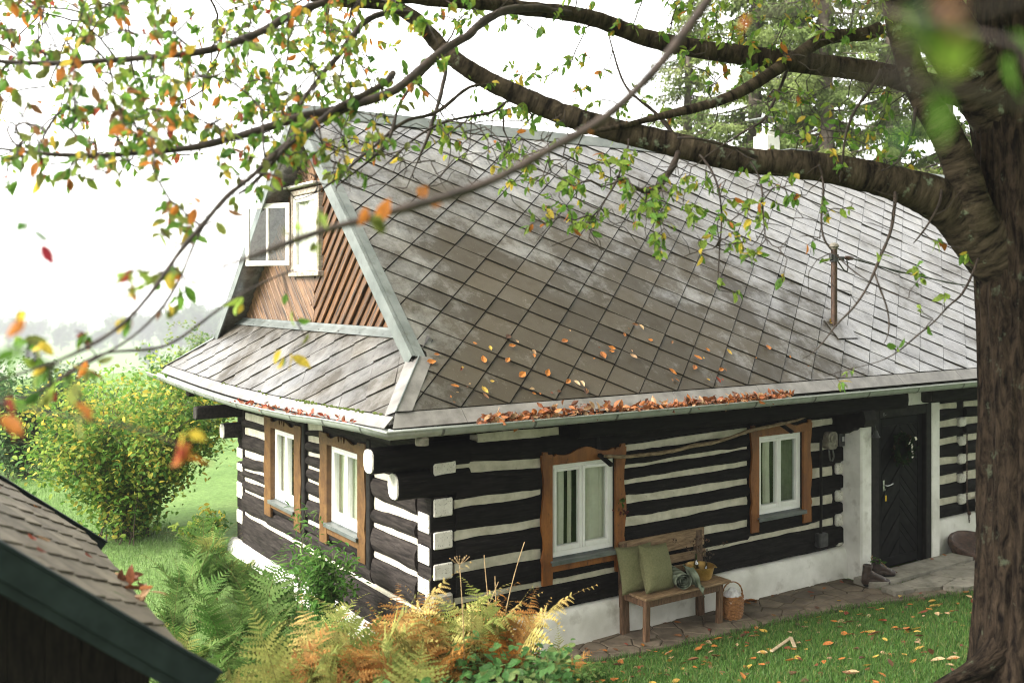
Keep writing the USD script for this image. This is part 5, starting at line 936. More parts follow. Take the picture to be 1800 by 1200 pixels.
# where the sprays of leaves hang: pixel box, how many sprays, distance range, palette, leaves per spray, leaf length
ZONES = [((470, 690, 160, 310), 42, (4.8, 6.2), MIX, 5, .062), ((-60, 330, -40, 300), 85, (6.0, 7.6), AUT, 5, .060), ((300, 680, -40, 280), 80, (6.2, 7.8), MIX, 5, .060), ((-60, 330, -40, 60), 60, (4.2, 5.4), AUT, 5, .062), ((-60, 330, 60, 150), 44, (4.0, 5.2), AUT, 5, .062), ((-40, 330, 140, 240), 40, (3.9, 5.0), AUT, 5, .062), ((0, 300, 240, 320), 34, (3.8, 4.8), AUT, 4, .060), ((240, 480, 130, 250), 44, (4.4, 5.4), MIX, 5, .062),
 ((330, 640, -40, 90), 78, (4.8, 6.2), MIX, 5, .062), ((400, 640, 70, 190), 46, (4.8, 6.0), MIX, 5, .062), ((470, 620, 190, 300), 26, (4.6, 5.8), MIX, 4, .062), ((380, 520, 250, 360), 20, (4.3, 5.0), AUT, 4, .060), ((560, 820, -40, 120), 52, (5.5, 7.2), GRN, 5, .062), ((600, 760, 100, 180), 18, (5.4, 6.4), AUT, 4, .062),
 ((220, 400, 330, 440), 12, (3.8, 4.3), AUT, 4, .060), ((250, 330, 440, 560), 5, (3.3, 3.8), AUT, 4, .062), ((0, 240, 560, 700), 14, (3.1, 3.7), AUT, 4, .062), ((800, 1180, -30, 60), 46, (6.6, 7.6), GRN, 5, .062), ((820, 1060, 90, 210), 34, (6.6, 7.8), GRN, 5, .062), ((1000, 1250, 130, 240), 24, (6.8, 7.8), GRN, 5, .062),
 ((740, 980, 195, 300), 30, (6.2, 7.2), GRN, 4, .060), ((590, 740, 190, 300), 14, (5.8, 6.6), MIX, 3, .060), ((880, 1140, 260, 340), 40, (6.2, 7.0), GRN, 5, .062), ((920, 1220, 320, 400), 42, (6.0, 6.9), GRN, 5, .062), ((1120, 1400, 300, 390), 40, (6.0, 6.9), GRN, 5, .062), ((1150, 1350, 380, 460), 24, (6.0, 6.7), GRN, 5, .062),
 ((1180, 1560, -40, 70), 95, (6.6, 7.8), GRN, 5, .060), ((1180, 1380, 60, 130), 32, (6.8, 7.6), GRN, 5, .062), ((1210, 1330, 120, 170), 8, (6.8, 7.4), GRN, 4, .062), ((1340, 1600, 150, 260), 50, (6.5, 7.6), GRN, 4, .062), ((1440, 1640, 220, 310), 30, (6.5, 7.5), GRN, 5, .062), ((1640, 1720, 150, 320), 18, (7.2, 8.2), GRN, 5, .062), ((1400, 1520, 320, 380), 5, (6.3, 6.8), GRN, 4, .062), ((700, 1500, -260, -40), 60, (5.5, 7.4), GRN, 5, .060), ((-100, 700, -200, -40), 44, (4.2, 6.0), MIX, 5, .060)]
SPOTS = [((1420, 430), 6.45, 4, GRN), ((1440, 455), 6.45, 3, GRN), ((1305, 515), 6.4, 5, GRN), ((1262, 500), 6.45, 3, GRN), ((1605, 468), 6.3, 6, GRN), ((1622, 482), 6.3, 6, MIX), ((1655, 425), 6.4, 6, GRN), ((1695, 450), 6.5, 6, GRN), ((1660, 512), 6.4, 4, GRN), ((1615, 537), 6.4, 4, MIX), ((1640, 560), 6.4, 2, GRN), ((1578, 607), 6.35, 3, GRN), ((1500, 645), 6.35, 4, GRN), ((1485, 678), 6.35, 5, GRN), ((1548, 440), 6.4, 2, GRN), ((1375, 495), 6.4, 3, GRN), ((1150, 425), 6.3, 4, GRN),
 ((232, 470), 2.75, 8, MIX), ((210, 485), 2.75, 4, GRN), ((320, 480), 2.7, 3, MIX), ((55, 365), 2.6, 4, [(DKG, 2), ((.11, .035, .03), 2)]), ((28, 565), 2.3, 3, [(ORA, 2), (YEL, 1)]), ((8, 600), 1.9, 3, [(GREEN, 1)]), ((8, 700), 2.2, 3, [(ORA, 1), (RED, 1)]), ((322, 800), 2.2, 7, [(GREEN, 2), (ORA, 2), (YEL, 1), (RED, 1)]), ((130, 680), 2.2, 4, [(ORA, 1), (RED, 1), (OLV, 1)]), ((490, 640), 3.9, 5, [(ORA, 1), (YEL, 2), (GREEN, 1)]), ((540, 600), 4.0, 3, MIX), ((512, 545), 4.0, 2, GRN), ((405, 520), 3.9, 3, [(YEL, 1), (LIME, 1)]), ((740, 320), 2.7, 3, [(ORA, 1)]), ((1043, 220), 2.85, 2, [(ORA, 1)]), ((1325, 30), 1.5, 1, [((.40, .10, .02), 1)]), ((110, 418), 2.2, 1, [((.2, .02, .03), 1)]), ((560, 425), 2.6, 6, [(OLV, 2), (LIME, 1), (ORA, .5)]), ((500, 405), 2.6, 6, [(OLV, 2), (LIME, 1)]), ((660, 372), 2.65, 3, [(OLV, 1), (ORA, 1)]),
 ((1585, 120), .68, 2, [(GREEN, 1), (LIME, 1)]), ((1545, 125), .68, 1, [(LIME, 1)]), ((1600, 165), .68, 1, [((.03, .12, .015), 1)]), ((1700, 20), .66, 2, [(LIME, 1), (GREEN, 1)]), ((1660, 45), .66, 1, [(LIME, 1)]), ((1590, 20), .7, 1, [(BRN, 1)]), ((1795, 75), 1.1, 2, [(GREEN, 1)])]
targets, tinfo = [], []
for (x0, x1, y0, y1), n, (d0, d1), pal, nl, sz in ZONES:
    for _ in range(n): targets.append(at(rng.uniform(x0, x1), rng.uniform(y0, y1), rng.uniform(d0, d1))); tinfo.append((nl, pal, sz))
for (x, y), d, nl, pal in SPOTS: targets.append(at(x, y, d)); tinfo.append((nl, pal, .072 if d > 3 else .055 if d > 1.5 else .05 if d > .8 else .042))
nbare = 0
for (x0, x1, y0, y1), n, (d0, d1) in (((560, 1000, 190, 340), 150, (5.6, 6.8)), ((940, 1420, 280, 470), 110, (6.1, 6.9)), ((1180, 1620, 60, 320), 190, (6.5, 7.4)), ((0, 560, 0, 330), 150, (4.2, 5.6)), ((480, 620, 250, 340), 30, (4.8, 5.6)), ((1380, 1700, 330, 520), 16, (6.3, 6.7))):
    for _ in range(n): targets.append(at(rng.uniform(x0, x1), rng.uniform(y0, y1), rng.uniform(d0, d1))); tinfo.append((0, None, 0))
targets = np.array(targets)
# grow twigs: each spray joins the nearest wood already there, long detours cost extra
cap = len(NODES) + 40 * len(targets); NP = np.zeros((cap, 3)); NL = np.zeros(cap); PAR = -np.ones(cap, int); nn = len(NODES); NP[:nn] = NODES
order = np.argsort([np.linalg.norm(NODES - t, axis=1).min() for t in targets]); chains = []; tipdir = np.zeros((len(targets), 3))
for ti in order:
    t = targets[ti]; dd = np.linalg.norm(NP[:nn] - t, axis=1); k = int(np.argmin(dd + .22 * NL[:nn])); a = NP[k]; L = dd[k]; n = max(2, int(L / .055)); s = np.linspace(0, 1, n + 1)[1:, None]
    side = rng.normal(0, .10, 3) * L + np.array([0, 0, -.10 * L if k < len(NODES) else .04 * L]); q = a + (t - a) * s + side * 4 * s * (1 - s) * .6 + rng.normal(0, .0045, (n, 3)) * np.minimum(1, 3 * (1 - s) + .2)
    NP[nn:nn + n] = q; NL[nn:nn + n] = NL[k] + np.cumsum(np.r_[np.linalg.norm(q[0] - a), np.linalg.norm(np.diff(q, axis=0), axis=1)]); PAR[nn] = k; PAR[nn + 1:nn + n] = np.arange(nn, nn + n - 1); chains.append((k, nn, n)); tipdir[ti] = q[-1] - (q[-2] if n > 1 else a); nn += n
load = np.zeros(nn)
for k, s, n in chains: load[s + n - 1] += 1
for i in range(nn - 1, len(NODES) - 1, -1):
    if PAR[i] >= 0: load[PAR[i]] += load[i]
mb = MB()
for k, s, n in chains:
    P = np.vstack([NP[k], NP[s:s + n]]); r = .0017 + .0011 * np.sqrt(np.r_[load[s], load[s:s + n]]); r = np.minimum(r, .012); r[-1] *= .6; mb.tube(P, r, 5 if r[0] > .004 else 4, caps=False)
obj('twigs', mb, 'bark_twig', cherry, smooth=True, kind='stuff', **to)
LP, LT, LN, LS, LC = [], [], [], [], []
for t, (nl, pal, sz), td in zip(targets, tinfo, tipdir):
    if not nl: continue
    n = max(1, nl + rng.integers(-1, 2)); p = t - td / (np.linalg.norm(td) + 1e-9) * rng.uniform(0, .075, (n, 1)) + rng.normal(0, .010, (n, 3)); d = rng.normal(0, .55, (n, 3)) + np.array([0, 0, -.75]) + td / (np.linalg.norm(td) + 1e-9) * .35
    LP.append(p); LT.append(d); LN.append(rng.normal(0, 1, (n, 3)) + [-.2, -.3, .5]); LS.append(sz * rng.uniform(.6, 1.35, n)); LC.append(pick(rng, pal, n))
LP, LT, LN, LS, LC = map(np.concatenate, (LP, LT, LN, LS, LC))
_, _, dep = see(LP); xs_, ys_, _ = see(LP); size = LS / dep * ((xs_ > 0) & (xs_ < 1800) & (ys_ > 0) & (ys_ < 1200)); big = np.argsort(-size)
for i in big[:299]: obj('leaf', leaves(MB(), LP[i], LT[i], LN[i], LS[i], LC[i]), 'leaf', cherry, **to)
CROWN_LEAF = (np.array([(0, 0, 0), (.45, .25, .05), (.45, 0, -.02), (.45, -.25, .05), (1, 0, -.14)]), np.array([[0, 2, 1], [0, 3, 2], [2, 4, 1], [2, 3, 4]]))
# the crown above and behind the viewer, out of the picture, that shades the lawn and the front wall
crown_r = np.random.default_rng(404); g = crown_r.normal(0, 1, (9000, 3)); g = g / np.linalg.norm(g, axis=1, keepdims=True) * crown_r.random((9000, 1)) ** (1 / 2.2); cl = TBASE + np.array([.9, .5, 7.0]) + g * [6.8, 6.4, 2.8]
cl = np.repeat(cl, 6, 0) + crown_r.normal(0, .22, (len(cl) * 6, 3)); X_, Y_, D_ = see(cl); ok = ~((D_ > .2) & (X_ > -60) & (X_ < 1860) & (Y_ > -40) & (Y_ < 1240)) & (np.linalg.norm(cl - EYE, axis=1) > 1.5) & (cl[:, 2] > 2.6); cl = cl[ok]; n = len(cl)
for k in range(9):
    an = k * .7; e = TBASE + np.array([math.cos(an) * 4.2, math.sin(an) * 3.6 - .8, 6.2 + (k % 3) * .9]); q = np.array([TBASE + [0, .02, 4.6 + .15 * k], TBASE * .5 + e * .5 + [0, 0, -.1], e]); X_, Y_, D_ = see(spline(q, 20))
    if not ((D_ > .2) & (X_ > -60) & (X_ < 1860) & (Y_ > -40)).any(): q = spline(q, 26); obj('limb', barked(q, np.linspace(.13, .02, 26), 12, .006, 3., 9., k), 'bark_limb', cherry, smooth=True, **to)
obj('upper_crown', leaves(MB(), cl, crown_r.normal(0, .7, (n, 3)) + [0, 0, -.5], crown_r.normal(0, 1, (n, 3)), crown_r.uniform(.11, .17, n), pick(crown_r, GRN, n), 1.2, CROWN_LEAF), 'leaf', cherry, kind='stuff', **to)
rest = big[299:]; obj('foliage', leaves(MB(), LP[rest], LT[rest], LN[rest], LS[rest], LC[rest]), 'leaf', cherry, kind='stuff', **to)

# ================================================================== lawn, ferns and other plants
rng = np.random.default_rng(99)
def blades(n, x0, x1, y0, y1, test, h, w, pal, name, lab=None):
    x, y = rng.uniform(x0, x1, n), rng.uniform(y0, y1, n); k = test(x, y); x, y = x[k], y[k]; n = len(x); z = gz(x, y); b = np.stack([x, y, z], -1); a = rng.uniform(0, 2 * PI, n); L = h * rng.uniform(.5, 1.4, n); lean = rng.normal(0, .45, (n, 2)) * L[:, None]
    s = np.stack([np.cos(a), np.sin(a), 0 * a], -1) * w / 2; tip = b + np.c_[lean, L]; mid = b + np.c_[lean * .3, L * .6]
    v = np.stack([b - s, b + s, mid + s * .8, mid - s * .8, tip], 1).reshape(-1, 3); f = (np.array([[0, 1, 2], [0, 2, 3], [3, 2, 4]])[None] + 5 * np.arange(n)[:, None, None]).reshape(-1, 3)
    obj(name, MB().add(v, f, np.repeat(pick(rng, pal, n), 5, 0)), 'blade', kind='stuff', label=lab, cat='grass' if lab else None)
edge = lambda x, y: np.interp(x, _ex, _ey) - y
GP_ = [((.048, .115, .018), 4), ((.08, .165, .03), 3), ((.03, .075, .014), 1.5), ((.16, .17, .055), 1)]
blades(150000, .3, 8.5, -5.2, -.4, lambda x, y: edge(x, y) > .0 + .04 * nz(np.stack([x, y, 0 * x], -1), 5), .05, .006, GP_, 'lawn_grass', 'short green lawn grass sloping up from the paved path')
blades(5000, .3, 8.5, -2.2, -.4, lambda x, y: np.abs(edge(x, y) + .01) < .035, .07, .005, GP_, 'edge_grass', 'taller grass along the edge of the paved path')
blades(60000, -7, -.3, .5, 16, lambda x, y: x < -.25, .06, .008, [((.12, .21, .055), 4), ((.17, .25, .095), 3)], 'meadow_grass', 'bright green meadow grass left of the cottage')
blades(5000, 5.6, 8.3, -1.0, -.55, lambda x, y: (np.abs(y + .64) < .02) | (nz(np.stack([x, y, 0 * x], -1), 4, 7) > .45), .05, .005, GP_, 'joint_grass', 'tufts of grass between the flagstones before the doorstep')
# fern frond along +x, rising and arching; leaflets in feathered rows
def frond(L, arch, pal, seed, droop=0., curl=0., npair=27):
    r = np.random.default_rng(seed); t = np.linspace(0, 1, 14); el = math.radians(82) - math.radians(arch) * t ** 1.3; px = np.concatenate([[0], np.cumsum(np.cos(el[:-1]))]) / 13 * L; pz = np.concatenate([[0], np.cumsum(np.sin(el[:-1]))]) / 13 * L; sw = r.normal(0, .12) * L; R_ = np.stack([px, sw * t ** 2 + .03 * L * np.sin(t * 3 + seed), pz], 1)
    mb = MB(); c0, c1 = pick(r, pal, 2); mb.tube(R_, np.linspace(.003, .0008, 14), 4, col=np.array([.15, .105, .04]), caps=False); tat = r.random() * .25
    for i in range(npair):
        s = .2 + .79 * i / (npair - 1); p = np.array([np.interp(s, t, R_[:, k]) for k in range(3)]); tg = np.array([np.interp(min(1, s + .02), t, R_[:, k]) for k in range(3)]) - p; tg /= np.linalg.norm(tg) + 1e-9
        ll = L * .235 * math.sin(min(1, (s - .12) * 1.35) ** .7 * PI * .93 + .12); ll = max(ll, .012)
        up = np.cross(tg, [0, 1., 0]); up *= np.sign(up[2]) if abs(up[2]) > .01 else 1; cc = lerp(c0, c1, np.clip(s + r.normal(0, .2), 0, 1))
        for sd in (-1, 1):
            if r.random() < tat * .5: continue
            l2 = ll * r.uniform(.72, 1.1); d = np.array([0, sd, 0]) * .86 + tg * r.uniform(.35, .65) + up * (r.normal(.08, .12) - droop * r.uniform(.3, 1.6)); d /= np.linalg.norm(d); m = 7; col = cc * r.uniform(.7, 1.3); w = np.cross(d, up); w /= np.linalg.norm(w); cu = curl * r.uniform(0, 1.8) + .1
            for j in range(m):
                u = (j + .5) / m; q = p + d * l2 * u - np.array([0, 0, 1.]) * cu * l2 * u * u; h = l2 * .17 * (1 - u) ** .7 + .002
                v = np.array([q - d * l2 * .07, q + d * l2 * .07, q + w * h + d * l2 * .06, q - w * h + d * l2 * .06]); mb.add(v, [[0, 1, 2], [0, 3, 1]], col)
    return mb
FG = [((.05, .115, .02), 3), ((.085, .16, .035), 3), ((.15, .22, .065), 2), ((.20, .22, .06), .6)]; FY = [((.24, .27, .07), 3), ((.34, .32, .10), 2), ((.16, .21, .05), 2), ((.38, .26, .09), 1)]; FO = [((.40, .165, .032), 3.5), ((.27, .095, .02), 2.5), ((.44, .28, .09), 2.5), ((.28, .26, .07), 1)]
def fern(label, loc, pal, seed, n, L, mix=None, group=None, droop=0., curl=0.):
    p = thing('fern', label, 'fern', loc, group=group); r = np.random.default_rng(seed)
    for k in range(n):
        fr = frond(L * r.choice([.72, .9, 1.2]) * r.uniform(.9, 1.1), r.uniform(30, 95), pal if mix is None or r.random() > .3 else mix, seed * 50 + k, droop, curl); v, f = fr.arr(); fr.v = [v @ rotz(k * 2 * PI / n + r.normal(0, .25)).T]; fr.f = [f]; obj('frond', fr, 'fern', p)
    return p
def spot(x, y, d): q = at(x, y, d); return np.array([q[0], q[1], float(gz(q[0], q[1])) - .02])
PROTO = []
PROTO.append(fern('green fern at the foot of the shed roof, nearest the gable corner', spot(430, 1090, 8.6), FG, 1, 11, .95, group='green ferns between the shed and the gable'))
PROTO.append(fern('green fern under the gable windows', spot(560, 1060, 9.0), FG, 2, 12, .85, mix=FY, group='green ferns between the shed and the gable'))
PROTO.append(fern('yellowing fern at the front of the fern bed', spot(640, 1190, 6.6), FY, 3, 11, .95, mix=FO, group='yellowing ferns in front of the cottage corner'))
PROTO.append(fern('rust orange dying fern in front of the log corner', spot(700, 1150, 7.3), FO, 4, 12, .92, mix=FY, group='rust orange ferns in front of the log corner', droop=.12, curl=.25))
PROTO.append(fern('brown withered fern in front of the log corner', spot(800, 1150, 7.6), FO, 5, 11, .85, group='rust orange ferns in front of the log corner', droop=.35, curl=.5))
ORD = 'leftmost,second from the left,third from the left,fourth from the left,fifth from the left,sixth from the left,seventh from the left,eighth from the left,ninth from the left,tenth from the left,eleventh from the left,twelfth from the left,thirteenth from the left,fourteenth from the left,fifteenth from the left,sixteenth from the left,seventeenth from the left,eighteenth from the left,nineteenth from the left,twentieth from the left,rightmost'.split(',')
def sow(pr, label, px, sc=(.8, 1.15)):
    for k, (x, y, d) in enumerate(sorted(px)): dup(PROTO[pr], spot(x, y, d), (rng.normal(0, .12), rng.normal(0, .12), rng.uniform(0, 6.3)), rng.uniform(*sc), label=f'{label}, {ORD[k]}')
sow(0, 'tall green fern between the shed and the gable', [(330, 1050, 10.5), (380, 1040, 11.2), (300, 1040, 9.6), (440, 1020, 10.6), (400, 1080, 9.2), (470, 1060, 9.4), (350, 1110, 8.0), (510, 1020, 10.4), (330, 1150, 7.2)])
sow(1, 'broad green fern between the shed and the gable', [(420, 1040, 11.4), (360, 1020, 11.9), (460, 1090, 8.5), (400, 1130, 7.6), (520, 1090, 8.6), (580, 1080, 8.7), (300, 1100, 8.6), (480, 1130, 7.4), (550, 1130, 7.4)])
sow(2, 'yellowing fern in the bed before the log corner', [(430, 1180, 6.6), (520, 1190, 6.2), (600, 1200, 6.0), (470, 1220, 5.4), (560, 1230, 5.3), (700, 1210, 6.0), (390, 1200, 6.3), (640, 1140, 7.6)], (.75, 1.1))
dup(PROTO[2], spot(985, 1180, 8.0), (0, 0, 2.), .55, label='small yellowing fern at the start of the paved path')
sow(3, 'rust orange fern in the bed before the log corner', [(620, 1150, 7.2), (680, 1170, 6.8), (760, 1170, 7.2), (740, 1130, 7.8), (580, 1170, 6.6), (830, 1180, 7.3), (800, 1120, 8.2), (650, 1120, 8.0), (880, 1190, 7.2)], (.8, 1.1))
sow(4, 'brown withered fern in the bed before the log corner', [(660, 1200, 6.3), (860, 1160, 7.8), (610, 1190, 6.3), (780, 1200, 6.6)], (.7, 1.0))
# low green leaves (bramble and dead-nettle) filling the bed
def cover(n, boxes, name, label, pal, size, hmax, shape=None):
    ml = MB()
    for (x0, x1, d0, d1), frac in boxes:
        m = int(n * frac); xx = rng.uniform(x0, x1, m); d = rng.uniform(d0, d1, m); q = np.array([at(a, 600, b) for a, b in zip(xx, d)]); z = gz(q[:, 0], q[:, 1]); h = hmax * rng.random(m) ** .8 * (.5 + .5 * (nz(np.stack([q[:, 0], q[:, 1], 0 * z], -1), 2.2, 4) + 1) / 1.2)
        tip = rng.normal(0, 1, (m, 3)) * [1, 1, .35] + [0, 0, -.15]; leaves(ml, np.stack([q[:, 0], q[:, 1], z + h], -1), tip, rng.normal(0, .35, (m, 3)) + [0, 0, 1], size * rng.uniform(.6, 1.3, m), pick(rng, pal, m), 1.5)
    return obj(name, ml, 'leaf', kind='stuff', label=label, cat='ground cover')
cover(4200, [((560, 1010, 5.2, 8.6), .75), ((400, 640, 4.8, 7.0), .25)], 'low_leaves', 'low green bramble leaves filling the bed at the bottom', [((.05, .13, .03), 3), ((.085, .18, .05), 3), ((.16, .22, .07), 1)], .066, .44)
cover(1500, [((820, 1060, 7.2, 9.0), 1.)], 'edge_leaves', 'pale green leaves spilling over the start of the path', [((.11, .20, .05), 3), ((.2, .25, .08), 1)], .05, .16)
# dry flower stalks before the corner
for k, (x0, y0, x1, y1, d, um) in enumerate([(880, 1080, 922, 952, 7.6, 0), (868, 1060, 851, 975, 7.6, 0), (820, 1170, 808, 992, 7.0, 1), (876, 1090, 870, 1012, 7.4, 0), (822, 1090, 876, 1022, 7.4, 0), (700, 1200, 745, 1165, 6.2, 0), (817, 1200, 812, 1050, 6.8, 0)]):
    a, b = at(x0, y0 + 60, d), at(x1, y1, d + .1); st = thing('dry_stalk', ['tall straw coloured stalk leaning right before the log corner', 'thin straight straw stalk beside the tallest stalk', 'straw stalk topped by a dried umbel', 'short thin straw stalk behind the ferns', 'slanting broken straw stalk crossing the others', 'pale stalk leaning at the bottom of the fern bed', 'pale upright stalk in the low leaves'][k], 'stalk', a)
    q = np.array([a, a * .6 + b * .4 + rng.normal(0, .01, 3), b]) - a; q = spline(q, 8); obj('stem', MB().tube(q, np.linspace(.005, .0025, 8), 5), 'dry_stem', st, smooth=True)
    if um:
        mb = MB()
        for j in range(12): an = j * .52; e = q[-1] + [.04 * math.cos(an) * (1 + j % 2), .04 * math.sin(an), .05]; mb.tube([q[-1], (q[-1] + e) / 2 + [0, 0, -.005], e], .0012, 3); mb.mesh(trimesh.creation.icosphere(1, .0035).apply_translation(e))
        obj('umbel', mb, 'dry_stem', st)
# shrubs
def shrub(name, label, base, size, nst, nl, pal, lsz, seed, stem='woody', shape=(1, 1, 1), low=.1, group=None, width=1., clump=26, spread=.12, cat='shrub'):
    r = np.random.default_rng(seed); p = thing(name, label, cat, base, group=group); st = MB(); ml = MB(); H = size
    cl = []
    for k in range(nst):
        a = r.uniform(0, 2 * PI); out = r.uniform(.15, .5) * H * shape[0]; top = np.array([math.cos(a) * out * shape[0], math.sin(a) * out * shape[1], H * r.uniform(.55, 1.) * shape[2]]); b0 = r.normal(0, .06 * H, 3) * [1, 1, 0]
        q = spline(np.array([b0, b0 * .6 + top * .35 + r.normal(0, .03 * H, 3) + [0, 0, .12 * H], top]), 9); st.tube(q, np.linspace(.008, .002, 9) * H / 2, 4, caps=False)
        for j in range(int(clump / 2)): t = low + (1 - low) * r.random() ** .6; i = min(7, int(t * 8)); c = q[i] + (q[i + 1] - q[i]) * r.random() + r.normal(0, spread * H, 3) * (.35 + .65 * t); cl.append(c); st.tube([q[i], (q[i] + c) / 2 + r.normal(0, .02 * H, 3), c], .002 * H / 2, 3, caps=False)
    cl = np.array(cl); cl = cl[cl[:, 2] > .03]; m = nl // len(cl) + 1; pos = np.repeat(cl, m, 0) + r.normal(0, .045 * H, (len(cl) * m, 3)); hue = np.repeat(pick(r, pal, len(cl)), m, 0); own = pick(r, pal, len(pos)); mixk = r.random((len(pos), 1)) < .55; n = len(pos)
    leaves(ml, pos, r.normal(0, 1, (n, 3)) * [1, 1, .6] + [0, 0, -.25], r.normal(0, .6, (n, 3)) + [0, 0, 1], lsz * r.uniform(.6, 1.3, n), np.where(mixk, hue, own), width); obj('stems', st, stem, p); obj('foliage', ml, 'leaf', p, kind='stuff'); return p
BUSH = [((.13, .25, .04), 5), ((.26, .34, .06), 4), ((.075, .165, .035), 2.5), ((.58, .46, .07), 1.1), ((.40, .38, .075), 1.3)]
shrub('rose_bush', 'large rounded yellow green bush behind the shed', spot(222, 985, 14.2), 2.5, 46, 21000, BUSH, .078, 5, shape=(1.14, 1.14, .98), clump=48, spread=.085, width=1.15)
shrub('young_shrub', 'young leafy green shrub growing against the gable wall', spot(575, 1075, 9.5), 1.15, 13, 1500, [((.07, .17, .03), 3), ((.13, .24, .05), 2)], .075, 7, 'green_stem', shape=(.62, .62, 1.0), clump=18, spread=.06, width=.75)
shrub('young_shrub', 'tall thin shoot of a green shrub below the gap between the gable windows', spot(535, 1060, 9.9), 1.5, 4, 420, [((.07, .17, .03), 3), ((.13, .24, .05), 2)], .07, 8, 'green_stem', shape=(.16, .16, 1.0), clump=26, spread=.03, width=.6)
dk = [((.035, .085, .025), 3), ((.055, .115, .035), 2), ((.09, .13, .04), 1)]
for k, (x, y, d, h, lab) in enumerate([(40, 960, 19, 1.9, 'dark green shrub at the left edge behind the shed'), (-40, 940, 21, 2.3, 'dark green tall shrub at the left edge behind the others'), (110, 930, 23, 1.7, 'dark green shrub behind the left part of the big bush')]): shrub('dark_shrub', lab, spot(x, y, d), h, 22, 7000, dk, .07, 20 + k, clump=36, width=1.3)
for k, (x, d, h, lab) in enumerate([(345, 29, 2.0, 'pale hedge shrub at the end of the meadow by the far gable corner'), (395, 31, 2.3, 'pale hedge shrub at the end of the meadow beside the gable')]): shrub('meadow_hedge', lab, spot(x, 850, d), h, 20, 5000, [((.12, .19, .06), 3), ((.2, .25, .07), 2), ((.08, .15, .05), 1)], .11, 40 + k, clump=30, width=1.2, shape=(1.2, 1.2, 1))
shrub('weed', 'leafy weeds at the foot of the big bush', spot(350, 985, 13.2), .6, 12, 1500, BUSH, .07, 60, 'green_stem', clump=16, cat='weeds')

# ------------------------------------------------------------------ trees
def spruce(label, base, H, seed, nb, sub, pal, needle=.5, group=None, w=.2, bare=.12):
    r = np.random.default_rng(seed); p = thing('spruce_tree', label, 'tree', base, group=group); t = np.linspace(0, 1, 12); q = np.stack([.01 * H * np.sin(t * 2 + seed), .01 * H * np.cos(t * 2), t * H], 1); obj('trunk', MB().tube(q, .018 * H * (1 - t) ** .8 + .01, 9, wob=.15), 'bark_far', p, smooth=True); mb = MB(); ml = MB()
    P, T, N, S, C = [], [], [], [], []
    for k in range(nb):
        s = bare + (1 - bare) * (k + r.random()) / nb; z = s * H; L = w * H * (1 - s) ** .75 * r.uniform(.6, 1.15) + .15; a = r.uniform(0, 2 * PI); d = np.array([math.cos(a), math.sin(a), 0]); u = np.linspace(0, 1, 8)[:, None]; q = np.array([0, 0, z]) + d * L * u + np.array([0, 0, 1.]) * (-.34 * L * u + .16 * L * u ** 2.5) ; mb.tube(q, np.linspace(.03, .006, 8) * H / 15, 4, caps=False); m = max(5, int(sub * L / (w * H)))
        uu = .15 + .85 * r.random(m); pos = np.stack([np.interp(uu, u[:, 0], q[:, j]) for j in range(3)], 1); sd = np.cross(d, [0, 0, 1.]) * r.choice([-1, 1], m)[:, None]; l = needle * r.uniform(.5, 1.2, m) * (1.1 - .5 * uu); P.append(pos + r.normal(0, .03 * H / 15, (m, 3))); T.append(sd * .55 + d * .35 + np.array([0, 0, -.75]) + r.normal(0, .25, (m, 3))); N.append(r.normal(0, .5, (m, 3)) + d); S.append(l); C.append(np.broadcast_to(pick(r, pal, 1), (m, 3)) * r.uniform(.8, 1.2, (m, 1)))
    P, T, N, S, C = map(np.concatenate, (P, T, N, S, C)); leaves(ml, P, T, N, S, C, .55, NEEDLE); obj('limbs', mb, 'bark_far', p); obj('crown', ml, 'needle', p, kind='stuff'); return p
NEEDLE = (np.array([(0, 0, 0), (.25, .16, -.02), (.3, 0, 0), (.25, -.16, -.02), (.55, .2, -.08), (.6, 0, -.03), (.55, -.2, -.08), (1, .03, -.2), (1, -.03, -.2)]), np.array([[0, 2, 1], [0, 3, 2], [2, 5, 4], [2, 6, 5], [5, 8, 7]]))
SPR = [((.085, .12, .03), 3), ((.13, .17, .045), 3), ((.18, .215, .065), 2)]
def gspot(x, d): q = at(x, 510, d); return np.array([q[0], q[1], float(gz(q[0], q[1])) - .1])
sp1 = spruce('tall spruce behind the chimney, bare pale trunk showing', gspot(1325, 27), 17, 1, 170, 170, SPR, .55, w=.21)
for x, d, s, lab in [(1215, 29, .80, 'spruce behind the ridge, left of the chimney'), (1440, 26, 1.0, 'spruce behind the ridge, right of the chimney'), (1560, 31, 1.1, 'spruce behind the ridge beside the cherry trunk'), (1660, 27, .95, 'spruce mostly hidden by the cherry trunk'), (1390, 34, 1.05, 'spruce farther back between the two near spruces')]: dup(sp1, gspot(x, d), (0, 0, rng.uniform(0, 6)), s, label=lab)
